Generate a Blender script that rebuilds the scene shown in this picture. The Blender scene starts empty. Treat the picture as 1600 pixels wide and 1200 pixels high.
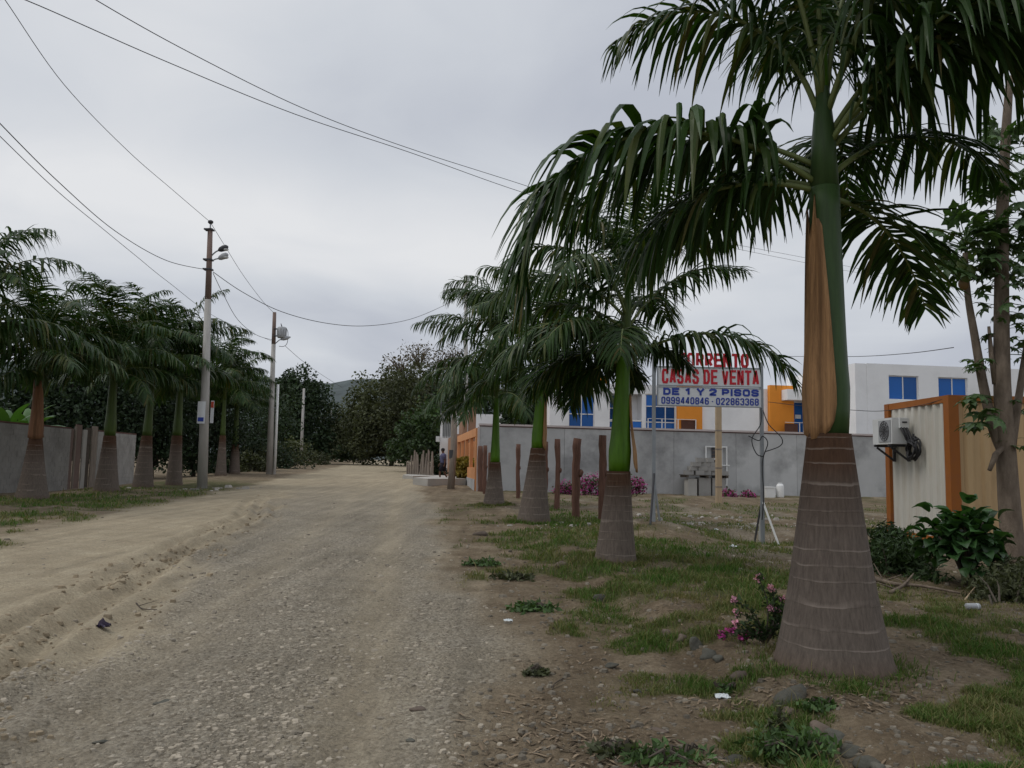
import bpy, math, random
import numpy as np
from mathutils import Vector, Matrix
random.seed(7)
RNG = np.random.default_rng(11)
SC = bpy.context.scene
COL = SC.collection
R = math.radians

# ------------------------------------------------------------------ camera
F, CX, CY = 1250.0, 800.0, 600.0
CAMZ = 1.65
TH, RO = math.atan(122 / F), 0.021
_f = Vector((0, math.cos(TH), math.sin(TH)))
_r0 = Vector((1, 0, 0)); _u0 = _r0.cross(_f)
_r = _r0 * math.cos(RO) + _u0 * math.sin(RO)
_u = _u0 * math.cos(RO) - _r0 * math.sin(RO)
cd = bpy.data.cameras.new('camera'); cam = bpy.data.objects.new('camera', cd); COL.objects.link(cam)
cd.sensor_width = 36; cd.lens = 36 * F / 1600; cd.clip_start = .05; cd.clip_end = 5000
cam.matrix_world = Matrix(((_r.x, _u.x, -_f.x, 0), (_r.y, _u.y, -_f.y, 0), (_r.z, _u.z, -_f.z, CAMZ), (0, 0, 0, 1)))
SC.camera = cam

# ------------------------------------------------------------------ overcast sky, soft sun, exposure
W = bpy.data.worlds.new('World'); SC.world = W; W.use_nodes = True
SUN_EL, SUN_AZ = R(58), R(-95)          # azimuth from +Y towards +X
def build_world():
    nt = W.node_tree; nt.nodes.clear(); N = nt.nodes.new; L = nt.links.new
    out = N('ShaderNodeOutputWorld')
    sky = N('ShaderNodeTexSky'); sky.sky_type = 'NISHITA'; sky.sun_disc = False
    sky.sun_elevation = SUN_EL; sky.sun_rotation = SUN_AZ; sky.dust_density = 3.0
    b1 = N('ShaderNodeBackground'); b1.inputs[1].default_value = .06; L(sky.outputs[0], b1.inputs[0])
    tc = N('ShaderNodeTexCoord')
    sep = N('ShaderNodeSeparateXYZ'); L(tc.outputs['Generated'], sep.inputs[0])
    # project the view direction on a cloud layer overhead
    ad = N('ShaderNodeMath'); ad.operation = 'ADD'; ad.inputs[1].default_value = .22; L(sep.outputs[2], ad.inputs[0])
    mx = N('ShaderNodeMath'); mx.operation = 'MAXIMUM'; mx.inputs[1].default_value = .12; L(ad.outputs[0], mx.inputs[0])
    dx = N('ShaderNodeMath'); dx.operation = 'DIVIDE'; L(sep.outputs[0], dx.inputs[0]); L(mx.outputs[0], dx.inputs[1])
    dy = N('ShaderNodeMath'); dy.operation = 'DIVIDE'; L(sep.outputs[1], dy.inputs[0]); L(mx.outputs[0], dy.inputs[1])
    cb = N('ShaderNodeCombineXYZ'); L(dx.outputs[0], cb.inputs[0]); L(dy.outputs[0], cb.inputs[1])
    n1 = N('ShaderNodeTexNoise'); n1.inputs['Scale'].default_value = .75; n1.inputs['Detail'].default_value = 5
    n1.inputs['Roughness'].default_value = .42; n1.inputs['Distortion'].default_value = .35
    mp = N('ShaderNodeMapping'); mp.inputs['Location'].default_value = (3.6, .9, 0); L(cb.outputs[0], mp.inputs[0]); L(mp.outputs[0], n1.inputs['Vector'])
    def M_(op, x, y=None, z=None):
        q = N('ShaderNodeMath'); q.operation = op
        for i, v in enumerate((x, y, z)):
            if v is None: continue
            if isinstance(v, (int, float)): q.inputs[i].default_value = v
            else: L(v, q.inputs[i])
        return q.outputs[0]
    def smooth_(v, lo, hi, a, b_):
        q = N('ShaderNodeMapRange'); q.interpolation_type = 'SMOOTHSTEP'; q.inputs[1].default_value = lo; q.inputs[2].default_value = hi; q.inputs[3].default_value = a; q.inputs[4].default_value = b_; L(v, q.inputs[0]); return q.outputs[0]
    # brighter break in the cloud low over the road, duller towards the right and the horizon
    wob = M_('MULTIPLY_ADD', n1.outputs[0], .16, -.08)
    z_ = M_('ADD', sep.outputs[2], wob)
    band = M_('MULTIPLY', smooth_(z_, .10, .26, 0, 1), smooth_(z_, .27, .40, 1, .25))
    side = smooth_(sep.outputs[0], -.05, .45, 1, .12)
    glow = M_('MULTIPLY', band, side)
    n2 = N('ShaderNodeTexNoise'); n2.inputs['Scale'].default_value = 2.6; n2.inputs['Detail'].default_value = 6; n2.inputs['Roughness'].default_value = .5; n2.inputs['Distortion'].default_value = .6; L(mp.outputs[0], n2.inputs['Vector'])
    glow = M_('ADD', glow, M_('MULTIPLY_ADD', n2.outputs[0], .9, -.45))
    val = M_('ADD', M_('MULTIPLY', glow, .62), M_('MULTIPLY_ADD', n1.outputs[0], 1.5, -.52))
    cr = N('ShaderNodeValToRGB'); L(val, cr.inputs[0])
    e = cr.color_ramp.elements
    e[0].position = .05; e[0].color = (.50, .53, .60, 1)
    e[1].position = .95; e[1].color = (.80, .81, .83, 1)
    m = e.new(.45); m.color = (.635, .665, .715, 1)
    b2 = N('ShaderNodeBackground'); b2.inputs[1].default_value = 1.0; ze = N('ShaderNodeVectorMath'); ze.operation = 'SCALE'; L(cr.outputs[0], ze.inputs[0]); L(smooth_(sep.outputs[2], .5, 1, 1, 1.55), ze.inputs['Scale']); L(ze.outputs[0], b2.inputs[0])
    ms = N('ShaderNodeMixShader'); ms.inputs[0].default_value = .94
    L(b1.outputs[0], ms.inputs[1]); L(b2.outputs[0], ms.inputs[2]); L(ms.outputs[0], out.inputs[0])
build_world()
sl = bpy.data.lights.new('sun', 'SUN'); sl.energy = 1.0; sl.angle = R(25); sl.color = (1, .96, .9)
so = bpy.data.objects.new('sun', sl); COL.objects.link(so)
sd = Vector((math.sin(SUN_AZ) * math.cos(SUN_EL), math.cos(SUN_AZ) * math.cos(SUN_EL), math.sin(SUN_EL)))
so.rotation_euler = sd.to_track_quat('Z', 'Y').to_euler()
SC.view_settings.view_transform = 'Standard'; SC.view_settings.look = 'None'
SC.view_settings.exposure = 0.0; SC.view_settings.gamma = 1.0; SC.view_settings.use_curve_mapping = False
SC.render.engine = 'CYCLES'
SC.cycles.max_bounces = 6; SC.cycles.diffuse_bounces = 3; SC.cycles.glossy_bounces = 2; SC.cycles.transparent_max_bounces = 6
SC.cycles.use_denoising = True

# ------------------------------------------------------------------ noise + terrain
def vnoise(x, y, seed=0):
    x = np.asarray(x, float); y = np.asarray(y, float)
    xi = np.floor(x).astype(np.int64); yi = np.floor(y).astype(np.int64)
    xf = x - xi; yf = y - yi
    xf = xf * xf * (3 - 2 * xf); yf = yf * yf * (3 - 2 * yf)
    def h(a, b):
        n = (a * 374761393 + b * 668265263 + seed * 974711) & 0xffffffff
        n = ((n ^ (n >> 13)) * 1274126177) & 0xffffffff
        return ((n ^ (n >> 16)) & 0xffff) / 65535.0
    a = h(xi, yi); b = h(xi + 1, yi); c = h(xi, yi + 1); d = h(xi + 1, yi + 1)
    return (a + (b - a) * xf) * (1 - yf) + (c + (d - c) * xf) * yf
def fbm(x, y, seed=0, o=4):
    s = 0; a = .5; t = 0
    for i in range(o):
        s = s + a * vnoise(x * 2 ** i + 17.3 * i, y * 2 ** i - 9.1 * i, seed + i); t += a; a *= .5
    return s / t
def sst(a, b, x):
    t = np.clip((x - a) / (b - a), 0, 1); return t * t * (3 - 2 * t)
def gau(x, y, cx, cy, sx, sy): return np.exp(-((x - cx) / sx) ** 2 - ((y - cy) / sy) ** 2)
def rut_u(y): return -2.75 - .08 * np.maximum(y - 6, 0) * sst(0, 1, (60 - y) / 30)
def zsmooth(x, y):
    u = x + .13 * y
    z = .009 * np.clip(y, -60, 160)
    z = z + .22 * gau(x, y, -3.5, 46, 4, 8)
    z = z + .27 * gau(x, y, 3.0, 17.3, 1.2, 1.6) - .24 * gau(x, y, 5.4, 17.2, 1.3, 1.5)
    z = z + .13 * sst(2.3, 2.75, u) * sst(24, 12, y) * sst(-4, 2, y)
    z = z - .22 * sst(-11.5, -14, u + .3 * y * 0) * sst(22, 34, y)
    z = z + .12 * gau(x, y, 8.6, 11.0, 2.0, 2.2)
    return z
def zfull(x, y, fine=True):
    u = x + .13 * y
    z = zsmooth(x, y)
    verge = sst(.5, 1.5, u) + sst(-7.2, -8.4, u)
    road = 1 - np.clip(verge, 0, 1)
    z = z + (fbm(x / 1.6, y / 1.6, 3, 3) - .5) * (.10 * np.clip(verge, 0, 1) + .03)
    # ruts pressed into the dirt
    uu = u + (fbm(y / 5, x / 50, 5, 2) - .5) * .7 + (vnoise(y / .8, x * 0, 8) - .5) * .10
    d = uu - rut_u(y)
    near = sst(38, 20, y)
    z = z + near * (1.2 + .7 * (fbm(y / 1.7, x / 9, 77, 2) - .3)) * (-.050 * np.exp(-((d - .02) / .11) ** 2) + .040 * np.exp(-((d + .22) / .10) ** 2) - .045 * np.exp(-((d + .44) / .11) ** 2)
                    + .030 * np.exp(-((d + .66) / .13) ** 2) + .034 * np.exp(-((d - .25) / .11) ** 2) - .03 * np.exp(-((d - .5) / .12) ** 2) + .02 * np.exp(-((d - .75) / .14) ** 2))
    crumb = np.exp(-((d + .1) / .55) ** 2) * near
    if fine:
        z = z + crumb * (fbm(x / .11, y / .19, 12, 4) - .5) * .10 * sst(.32, .58, fbm(x / .7, y / 1.4, 41, 2))
        gr = sst(-2.6, -2.0, u - (rut_u(y) + 2.75)) * sst(1.6, .6, u)
        z = z + gr * (fbm(x / .06, y / .06, 20, 2) - .5) * .024 * sst(30, 8, y)
        z = z + np.clip(verge, 0, 1) * (fbm(x / .18, y / .18, 31, 3) - .5) * .05
    if fine: z = z + np.clip(road, 0, 1) * ((fbm(x / .30, y / .45, 25, 3) - .5) * .022 + (fbm(u / .12, y / 3.0, 27, 2) - .5) * .018 * sst(-2.5, -3.4, u - rut_u(y) - 0.0) ) * sst(40, 12, y)
    z = z - .03 * np.exp(-((u + .27) / .28) ** 2) - .025 * np.exp(-((u + 1.9) / .3) ** 2) * road
    return z
def zg(x, y): return float(zfull(np.array([x]), np.array([y]), False)[0])
def ray(px, py): return _f * F + _r * (px - CX) + _u * (CY - py)
def at(px, py, Y):
    d = ray(px, py); return Vector((d.x / d.y * Y, Y, CAMZ + d.z / d.y * Y))
def gp(px, py):
    d = ray(px, py); lo, hi = .5, 400.0; prev = None; y = 1.0
    while y < 400:
        if CAMZ + d.z / d.y * y < zg(d.x / d.y * y, y): break
        prev = y; y *= 1.04
    lo, hi = prev or .5, y
    for _ in range(24):
        m = (lo + hi) / 2
        if CAMZ + d.z / d.y * m < zg(d.x / d.y * m, m): hi = m
        else: lo = m
    x = d.x / d.y * hi
    return Vector((x, hi, zg(x, hi)))
def gY(px, Y):
    """ground point under image column px at distance Y"""
    d = ray(px, 760); x = d.x / d.y * Y; return Vector((x, Y, zg(x, Y)))

# ------------------------------------------------------------------ mesh helpers
ORG = {}
class MB:
    def __init__(s, o=(0, 0, 0), rz=0):
        s.v = []; s.f = []; s.M = Matrix.Translation(Vector(o)) @ Matrix.Rotation(rz, 4, 'Z')
    def add(s, vs, fs):
        n = len(s.v); s.v += [tuple(s.M @ Vector(p)) for p in vs]; s.f += [tuple(i + n for i in f) for f in fs]; return s
    def box(s, c, d, rz=0, rx=0, ry=0):
        m = Matrix.Translation(Vector(c)) @ Matrix.Rotation(rz, 4, 'Z') @ Matrix.Rotation(ry, 4, 'Y') @ Matrix.Rotation(rx, 4, 'X')
        vs = [m @ Vector((x * d[0] / 2, y * d[1] / 2, z * d[2] / 2)) for x in (-1, 1) for y in (-1, 1) for z in (-1, 1)]
        return s.add(vs, [(0, 1, 3, 2), (4, 6, 7, 5), (0, 4, 5, 1), (2, 3, 7, 6), (0, 2, 6, 4), (1, 5, 7, 3)])
    def b2(s, a, b):
        return s.box([(a[i] + b[i]) / 2 for i in range(3)], [abs(b[i] - a[i]) for i in range(3)])
    def tube(s, pts, rad, n=8, cap=True):
        pts = [Vector(p) for p in pts]; k = len(pts)
        if not hasattr(rad, '__len__'): rad = [rad] * k
        vs = []; fs = []; up = None
        for i in range(k):
            t = (pts[min(i + 1, k - 1)] - pts[max(i - 1, 0)]).normalized()
            if up is None: up = Vector((1, 0, 0)) if abs(t.x) < .8 else Vector((0, 1, 0))
            a = t.cross(up).normalized(); b = t.cross(a); up = -b if False else a.cross(t)
            for j in range(n):
                q = 2 * math.pi * j / n
                vs.append(pts[i] + (a * math.cos(q) + b * math.sin(q)) * rad[i])
        for i in range(k - 1):
            for j in range(n):
                fs.append((i * n + j, i * n + (j + 1) % n, (i + 1) * n + (j + 1) % n, (i + 1) * n + j))
        if cap:
            fs.append(tuple(range(n - 1, -1, -1))); fs.append(tuple((k - 1) * n + j for j in range(n)))
        return s.add(vs, fs)
    def bar(s, a, b, w=.04, n=4): return s.tube([a, b], w / 2 * (1.414 if n == 4 else 1), n)
    def blob(s, c, r, seed=0, rough=.15, sq=(1, 1, 1), n=10, m=6, rz=0):
        rr = random.Random(seed); c = Vector(c); vs = []; fs = []
        ph = [rr.uniform(0, 6) for _ in range(6)]; mz = Matrix.Rotation(rz, 3, 'Z')
        for i in range(m + 1):
            a = math.pi * i / m
            for j in range(n):
                q = 2 * math.pi * j / n
                k = 1 + rough * (math.sin(2 * q + ph[0] + a * 2) * .5 + math.sin(3 * q + ph[1] - 2 * a) * .35 + math.sin(3 * a + ph[2] + q) * .5) * math.sin(a)
                p = Vector((math.sin(a) * math.cos(q) * sq[0], math.sin(a) * math.sin(q) * sq[1], math.cos(a) * sq[2])) * r * k
                vs.append(c + mz @ p)
        for i in range(m):
            for j in range(n): fs.append((i * n + j, i * n + (j + 1) % n, (i + 1) * n + (j + 1) % n, (i + 1) * n + j)[::-1])
        return s.add(vs, fs)
    def build(s, name, mat, parent=None, smooth=False, org=None):
        return npmesh(name, np.array(s.v, float), s.f, mat, parent, smooth, org)
def npmesh(name, V, faces, mat, parent=None, smooth=False, org=None, attrs=None):
    """faces: list of tuples, or an (n,k) array"""
    V = np.asarray(V, float)
    if org is None:
        org = ORG[parent.name] if parent is not None else Vector((V[:, 0].mean(), V[:, 1].mean(), V[:, 2].min()))
    me = bpy.data.meshes.new(name)
    loc = V - np.array(org)
    if isinstance(faces, np.ndarray):
        k = faces.shape[1]; n = len(faces)
        me.vertices.add(len(V)); me.vertices.foreach_set('co', loc.astype(np.float32).ravel())
        me.loops.add(n * k); me.loops.foreach_set('vertex_index', faces.astype(np.int32).ravel())
        me.polygons.add(n); me.polygons.foreach_set('loop_start', np.arange(0, n * k, k, dtype=np.int32))
        me.polygons.foreach_set('loop_total', np.full(n, k, np.int32))
        me.update(calc_edges=True)
    else:
        me.from_pydata([tuple(p) for p in loc], [], faces)
    if attrs:
        for an, (ty, data) in attrs.items():
            at_ = me.attributes.new(an, ty, 'POINT')
            at_.data.foreach_set('color' if ty == 'FLOAT_COLOR' else 'value', np.asarray(data, np.float32).ravel())
    me.polygons.foreach_set('use_smooth', np.full(len(me.polygons), bool(smooth)))
    me.materials.append(mat)
    o = bpy.data.objects.new(name, me); COL.objects.link(o)
    if parent is not None:
        o.parent = parent
        po = ORG[parent.name]; o.location = Vector(org) - Vector(po)
    else: o.location = org
    ORG[o.name] = Vector(org)
    return o
def tag(o, label=None, cat=None, group=None, kind=None):
    if label: o['label'] = label
    if cat: o['category'] = cat
    if group: o['group'] = group
    if kind: o['kind'] = kind
    return o
def thing(name, label, cat, loc, group=None):
    o = bpy.data.objects.new(name, None); COL.objects.link(o); o.location = loc; o.empty_display_size = .2
    ORG[o.name] = Vector(loc); return tag(o, label, cat, group)

# ------------------------------------------------------------------ materials
def mat(name, col, rough=.8, spec=.3, var=.15, scale=4.0, bump=0.0, bscale=60.0, metal=0, trans=0, tone=False, stretch=None, objvar=0, dark=None, dscale=1.2, damt=.5):
    m = bpy.data.materials.new(name); m.use_nodes = True
    nt = m.node_tree; N = nt.nodes.new; L = nt.links.new; b = nt.nodes['Principled BSDF']
    b.inputs['Roughness'].default_value = rough; b.inputs['Specular IOR Level'].default_value = spec; b.inputs['Metallic'].default_value = metal
    tc = N('ShaderNodeTexCoord'); vec = tc.outputs['Object']
    if stretch:
        mp = N('ShaderNodeMapping'); mp.inputs['Scale'].default_value = stretch; L(vec, mp.inputs[0]); vec = mp.outputs[0]
    n = N('ShaderNodeTexNoise'); n.inputs['Scale'].default_value = scale; n.inputs['Detail'].default_value = 6; n.inputs['Roughness'].default_value = .6; L(vec, n.inputs['Vector'])
    mr = N('ShaderNodeMapRange'); mr.inputs[1].default_value = .25; mr.inputs[2].default_value = .75; mr.inputs[3].default_value = 1 - var; mr.inputs[4].default_value = 1 + var; L(n.outputs[0], mr.inputs[0])
    val = mr.outputs[0]
    if tone:
        a = N('ShaderNodeAttribute'); a.attribute_name = 'tone'
        mu = N('ShaderNodeMath'); mu.operation = 'MULTIPLY'; L(val, mu.inputs[0]); L(a.outputs['Fac'], mu.inputs[1]); val = mu.outputs[0]
    if objvar:
        oi = N('ShaderNodeObjectInfo'); r2 = N('ShaderNodeMapRange'); r2.inputs[3].default_value = 1 - objvar; r2.inputs[4].default_value = 1 + objvar; L(oi.outputs['Random'], r2.inputs[0])
        mu = N('ShaderNodeMath'); mu.operation = 'MULTIPLY'; L(val, mu.inputs[0]); L(r2.outputs[0], mu.inputs[1]); val = mu.outputs[0]
    vm = N('ShaderNodeVectorMath'); vm.operation = 'SCALE'; vm.inputs[0].default_value = col[:3]; L(val, vm.inputs['Scale'])
    c = vm.outputs[0]
    if dark:
        n2 = N('ShaderNodeTexNoise'); n2.inputs['Scale'].default_value = dscale; n2.inputs['Detail'].default_value = 7; n2.inputs['Roughness'].default_value = .65; L(vec, n2.inputs['Vector'])
        r3 = N('ShaderNodeMapRange'); r3.inputs[1].default_value = .48; r3.inputs[2].default_value = .68; r3.inputs[4].default_value = damt; L(n2.outputs[0], r3.inputs[0])
        mx = N('ShaderNodeMix'); mx.data_type = 'RGBA'; L(r3.outputs[0], mx.inputs[0]); L(c, mx.inputs[6]); mx.inputs[7].default_value = (*dark, 1); c = mx.outputs[2]
    L(c, b.inputs['Base Color'])
    if bump:
        n3 = N('ShaderNodeTexNoise'); n3.inputs['Scale'].default_value = bscale; n3.inputs['Detail'].default_value = 4; L(vec, n3.inputs['Vector'])
        bp = N('ShaderNodeBump'); bp.inputs['Strength'].default_value = bump; bp.inputs['Distance'].default_value = .02; L(n3.outputs[0], bp.inputs['Height']); L(bp.outputs[0], b.inputs['Normal'])
    if trans:
        t = N('ShaderNodeBsdfTranslucent'); v2 = N('ShaderNodeVectorMath'); v2.operation = 'MULTIPLY'; v2.inputs[1].default_value = (1.3, 1.5, .5); L(c, v2.inputs[0]); L(v2.outputs[0], t.inputs[0])
        ms = N('ShaderNodeMixShader'); ms.inputs[0].default_value = trans
        out = nt.nodes['Material Output']; L(b.outputs[0], ms.inputs[1]); L(t.outputs[0], ms.inputs[2]); L(ms.outputs[0], out.inputs[0])
    return m
M = {}
M['frond'] = mat('palm_leaf', (.026, .058, .012), .42, .22, .2, 3, trans=.20, tone=True)
def yellowing(m):
    nt = m.node_tree; N = nt.nodes.new; L = nt.links.new; b = nt.nodes['Principled BSDF']; src = b.inputs['Base Color'].links[0].from_socket
    a = N('ShaderNodeAttribute'); a.attribute_name = 'tone'; r = N('ShaderNodeMapRange'); r.inputs[1].default_value = 1.22; r.inputs[2].default_value = 1.6; r.inputs[4].default_value = .95; L(a.outputs['Fac'], r.inputs[0])
    mx = N('ShaderNodeMix'); mx.data_type = 'RGBA'; L(r.outputs[0], mx.inputs[0]); L(src, mx.inputs[6]); mx.inputs[7].default_value = (.105, .092, .030, 1); L(mx.outputs[2], b.inputs['Base Color'])
    for n in nt.nodes:
        if n.type == 'VECT_MATH' and n.operation == 'MULTIPLY': L(mx.outputs[2], n.inputs[0])
yellowing(M['frond'])
M['midrib'] = mat('palm_midrib', (.15, .185, .06), .5, .35, .15, 5)
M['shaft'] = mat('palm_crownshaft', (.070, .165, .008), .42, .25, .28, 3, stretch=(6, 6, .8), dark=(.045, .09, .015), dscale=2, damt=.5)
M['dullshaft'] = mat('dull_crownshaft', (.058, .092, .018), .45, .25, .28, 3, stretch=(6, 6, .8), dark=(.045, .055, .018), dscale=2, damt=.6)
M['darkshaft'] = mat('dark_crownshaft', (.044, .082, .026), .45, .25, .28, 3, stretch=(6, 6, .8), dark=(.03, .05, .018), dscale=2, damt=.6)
M['leafbase'] = mat('leaf_base', (.030, .048, .014), .5, .25, .25, 4, stretch=(6, 6, .8), dark=(.05, .035, .02), dscale=2, damt=.6)
M['sheath'] = mat('dry_palm_sheath', (.45, .25, .115), .7, .25, .32, 3, bump=.8, bscale=14, stretch=(14, 14, .4), dark=(.16, .085, .04), dscale=1.0, damt=.85)
M['leaf'] = mat('tree_leaf', (.036, .062, .022), .6, .3, .2, 2, trans=.18, tone=True)
M['darkleaf'] = mat('dark_tree_leaf', (.024, .042, .018), .6, .3, .2, 2, trans=.12, tone=True)
M['weedleaf'] = mat('weed_leaf', (.060, .105, .035), .6, .25, .25, 4, trans=.2, tone=True)
M['oliveleaf'] = mat('olive_tree_leaf', (.062, .070, .034), .65, .25, .2, 2, trans=.15, tone=True)
M['dryleaf'] = mat('dry_tree_leaf', (.10, .085, .055), .7, .2, .2, 2, trans=.1, tone=True)
M['brightleaf'] = mat('banana_leaf', (.05, .115, .024), .45, .4, .2, 3, trans=.25, tone=True)
M['broadleaf'] = mat('broad_bush_leaf', (.032, .078, .022), .42, .3, .25, 6, trans=.18, objvar=.5)
M['paw'] = mat('papaya_leaf', (.055, .10, .032), .5, .35, .2, 6, trans=.2, objvar=.3)
M['bark'] = mat('bark', (.19, .15, .115), .9, .15, .35, 4, bump=.7, bscale=30, stretch=(3, 3, 1), dark=(.10, .075, .055), dscale=2.5, damt=.6)
M['darkbark'] = mat('dark_bark', (.09, .075, .06), .9, .15, .3, 4, bump=.4, bscale=30)
M['bloom'] = mat('magenta_bloom', (.40, .06, .25), .6, .2, .25, 8, trans=.2, tone=True)
M['pinkbloom'] = mat('pink_bloom', (.62, .30, .42), .6, .2, .25, 8, trans=.2, tone=True)
M['croton'] = mat('croton_leaf', (.22, .17, .03), .5, .3, .4, 2, trans=.15, tone=True)
M['block'] = mat('concrete_block', (.33, .32, .30), .9, .15, .18, 1.5, bump=.3, bscale=50, dark=(.17, .16, .15), dscale=.8, damt=.6)
M['plaster'] = mat('grey_plaster', (.46, .46, .455), .9, .15, .12, .8, bump=.15, bscale=30, dark=(.21, .21, .21), dscale=.42, damt=.85, objvar=.05)
M['coping'] = mat('coping_concrete', (.50, .44, .42), .85, .2, .15, 2)
M['rustedge'] = mat('reddish_coping_edge', (.13, .07, .06), .85, .2, .25, 2)
M['white'] = mat('white_wall_paint', (.82, .82, .82), .75, .25, .04, 1.0, dark=(.62, .62, .62), dscale=.6, damt=.4)
M['whitemetal'] = mat('white_metal', (.72, .72, .70), .5, .4, .06, 3)
M['orange'] = mat('orange_wall_paint', (.74, .27, .035), .7, .25, .08, 1.2)
M['peach'] = mat('peach_fence_paint', (.62, .29, .13), .75, .25, .10, 1.5)
M['blueglass'] = mat('blue_window_glass', (.010, .10, .36), .15, .3, .12, .8, objvar=.4)
M['brownpanel'] = mat('brown_railing_panel', (.10, .045, .03), .7, .25, .15, 3)
M['brick'] = mat('rough_brick', (.34, .20, .13), .9, .15, .2, 2, bump=.3, bscale=20, dark=(.22, .14, .10), dscale=2, damt=.6)
M['postwood'] = mat('weathered_post_wood', (.150, .082, .060), .9, .15, .35, 3, bump=.6, bscale=25, stretch=(5, 5, .8), dark=(.09, .05, .04), dscale=2)
M['greywood'] = mat('grey_weathered_wood', (.25, .21, .175), .9, .15, .3, 3, bump=.5, bscale=25, stretch=(5, 5, .8))
M['palewood'] = mat('pale_timber', (.42, .32, .21), .8, .2, .15, 3, stretch=(5, 5, .6))
M['slab'] = mat('concrete_slab', (.40, .385, .355), .9, .15, .15, 1.2, bump=.2, bscale=30)
M['pole'] = mat('concrete_pole', (.40, .385, .36), .85, .2, .14, 2, stretch=(3, 3, .5), dark=(.26, .24, .22), dscale=1.5, damt=.5)
M['rustpole'] = mat('stained_pole_top', (.19, .135, .115), .85, .2, .2, 2, stretch=(3, 3, .6))
M['steel'] = mat('galvanised_steel', (.30, .32, .34), .5, .5, .15, 5, metal=.4)
M['darksteel'] = mat('dark_painted_steel', (.05, .05, .055), .6, .4, .2, 5)
M['wire'] = mat('black_cable', (.03, .03, .032), .6, .3, .05, 5)
M['lamphead'] = mat('lamp_housing', (.36, .37, .38), .5, .5, .1, 6)
M['lampglass'] = mat('lamp_lens', (.55, .56, .55), .25, .5, .05, 4)
M['corange'] = mat('container_orange', (.31, .098, .012), .6, .35, .15, 3, dark=(.20, .07, .03), dscale=3, damt=.6)
M['cwhite'] = mat('container_white', (.56, .54, .48), .6, .35, .08, 2, stretch=(2, 2, .4), dark=(.40, .34, .26), dscale=2.0, damt=.5)
M['ctan'] = mat('container_tan', (.52, .36, .19), .6, .35, .10, 1.5, stretch=(2, 2, .4), dark=(.34, .23, .12), dscale=1.5, damt=.6)
M['acwhite'] = mat('ac_casing', (.66, .67, .66), .45, .4, .05, 3)
M['rubber'] = mat('black_hose', (.02, .02, .022), .55, .4, .1, 6)
M['panel'] = mat('sign_panel_white', (.66, .68, .70), .45, .4, .05, 2)
M['red'] = mat('sign_red', (.52, .02, .035), .5, .35, .06, 3)
M['navy'] = mat('sign_navy', (.03, .06, .33), .5, .35, .06, 3)
M['stone'] = mat('field_stone', (.10, .098, .082), .9, .15, .3, 8, bump=.6, bscale=35, objvar=.35, dark=(.09, .07, .045), dscale=9, damt=.7)
M['brownstone'] = mat('brown_stone', (.125, .098, .078), .85, .2, .25, 8, bump=.3, bscale=40, objvar=.25)
M['paper'] = mat('paper_litter', (.62, .66, .66), .8, .2, .1, 20)
M['skin'] = mat('skin', (.13, .065, .04), .6, .3, .05, 8)
M['shirt'] = mat('blue_grey_shirt', (.10, .10, .17), .9, .1, .1, 8)
M['shorts'] = mat('dark_shorts', (.025, .022, .028), .9, .1, .1, 8)
M['hair'] = mat('black_hair', (.012, .010, .010), .6, .3, .1, 8)
M['fruitg'] = mat('papaya_green', (.09, .13, .03), .45, .4, .15, 6)
M['fruito'] = mat('papaya_orange', (.17, .10, .035), .45, .4, .15, 6)
M['purple'] = mat('purple_plastic_bag', (.03, .018, .045), .4, .5, .2, 20)
M['straw'] = mat('dry_litter', (.165, .125, .085), .9, .1, .2, 3, tone=True)
M['rubble'] = mat('pale_rubble', (.42, .39, .35), .9, .15, .2, 4, tone=True)
M['poster_red'] = mat('poster_red', (.45, .07, .04), .6, .3, .1, 10)
M['hill'] = mat('hill_cover', (.085, .10, .10), .95, .05, .35, .06)

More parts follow.
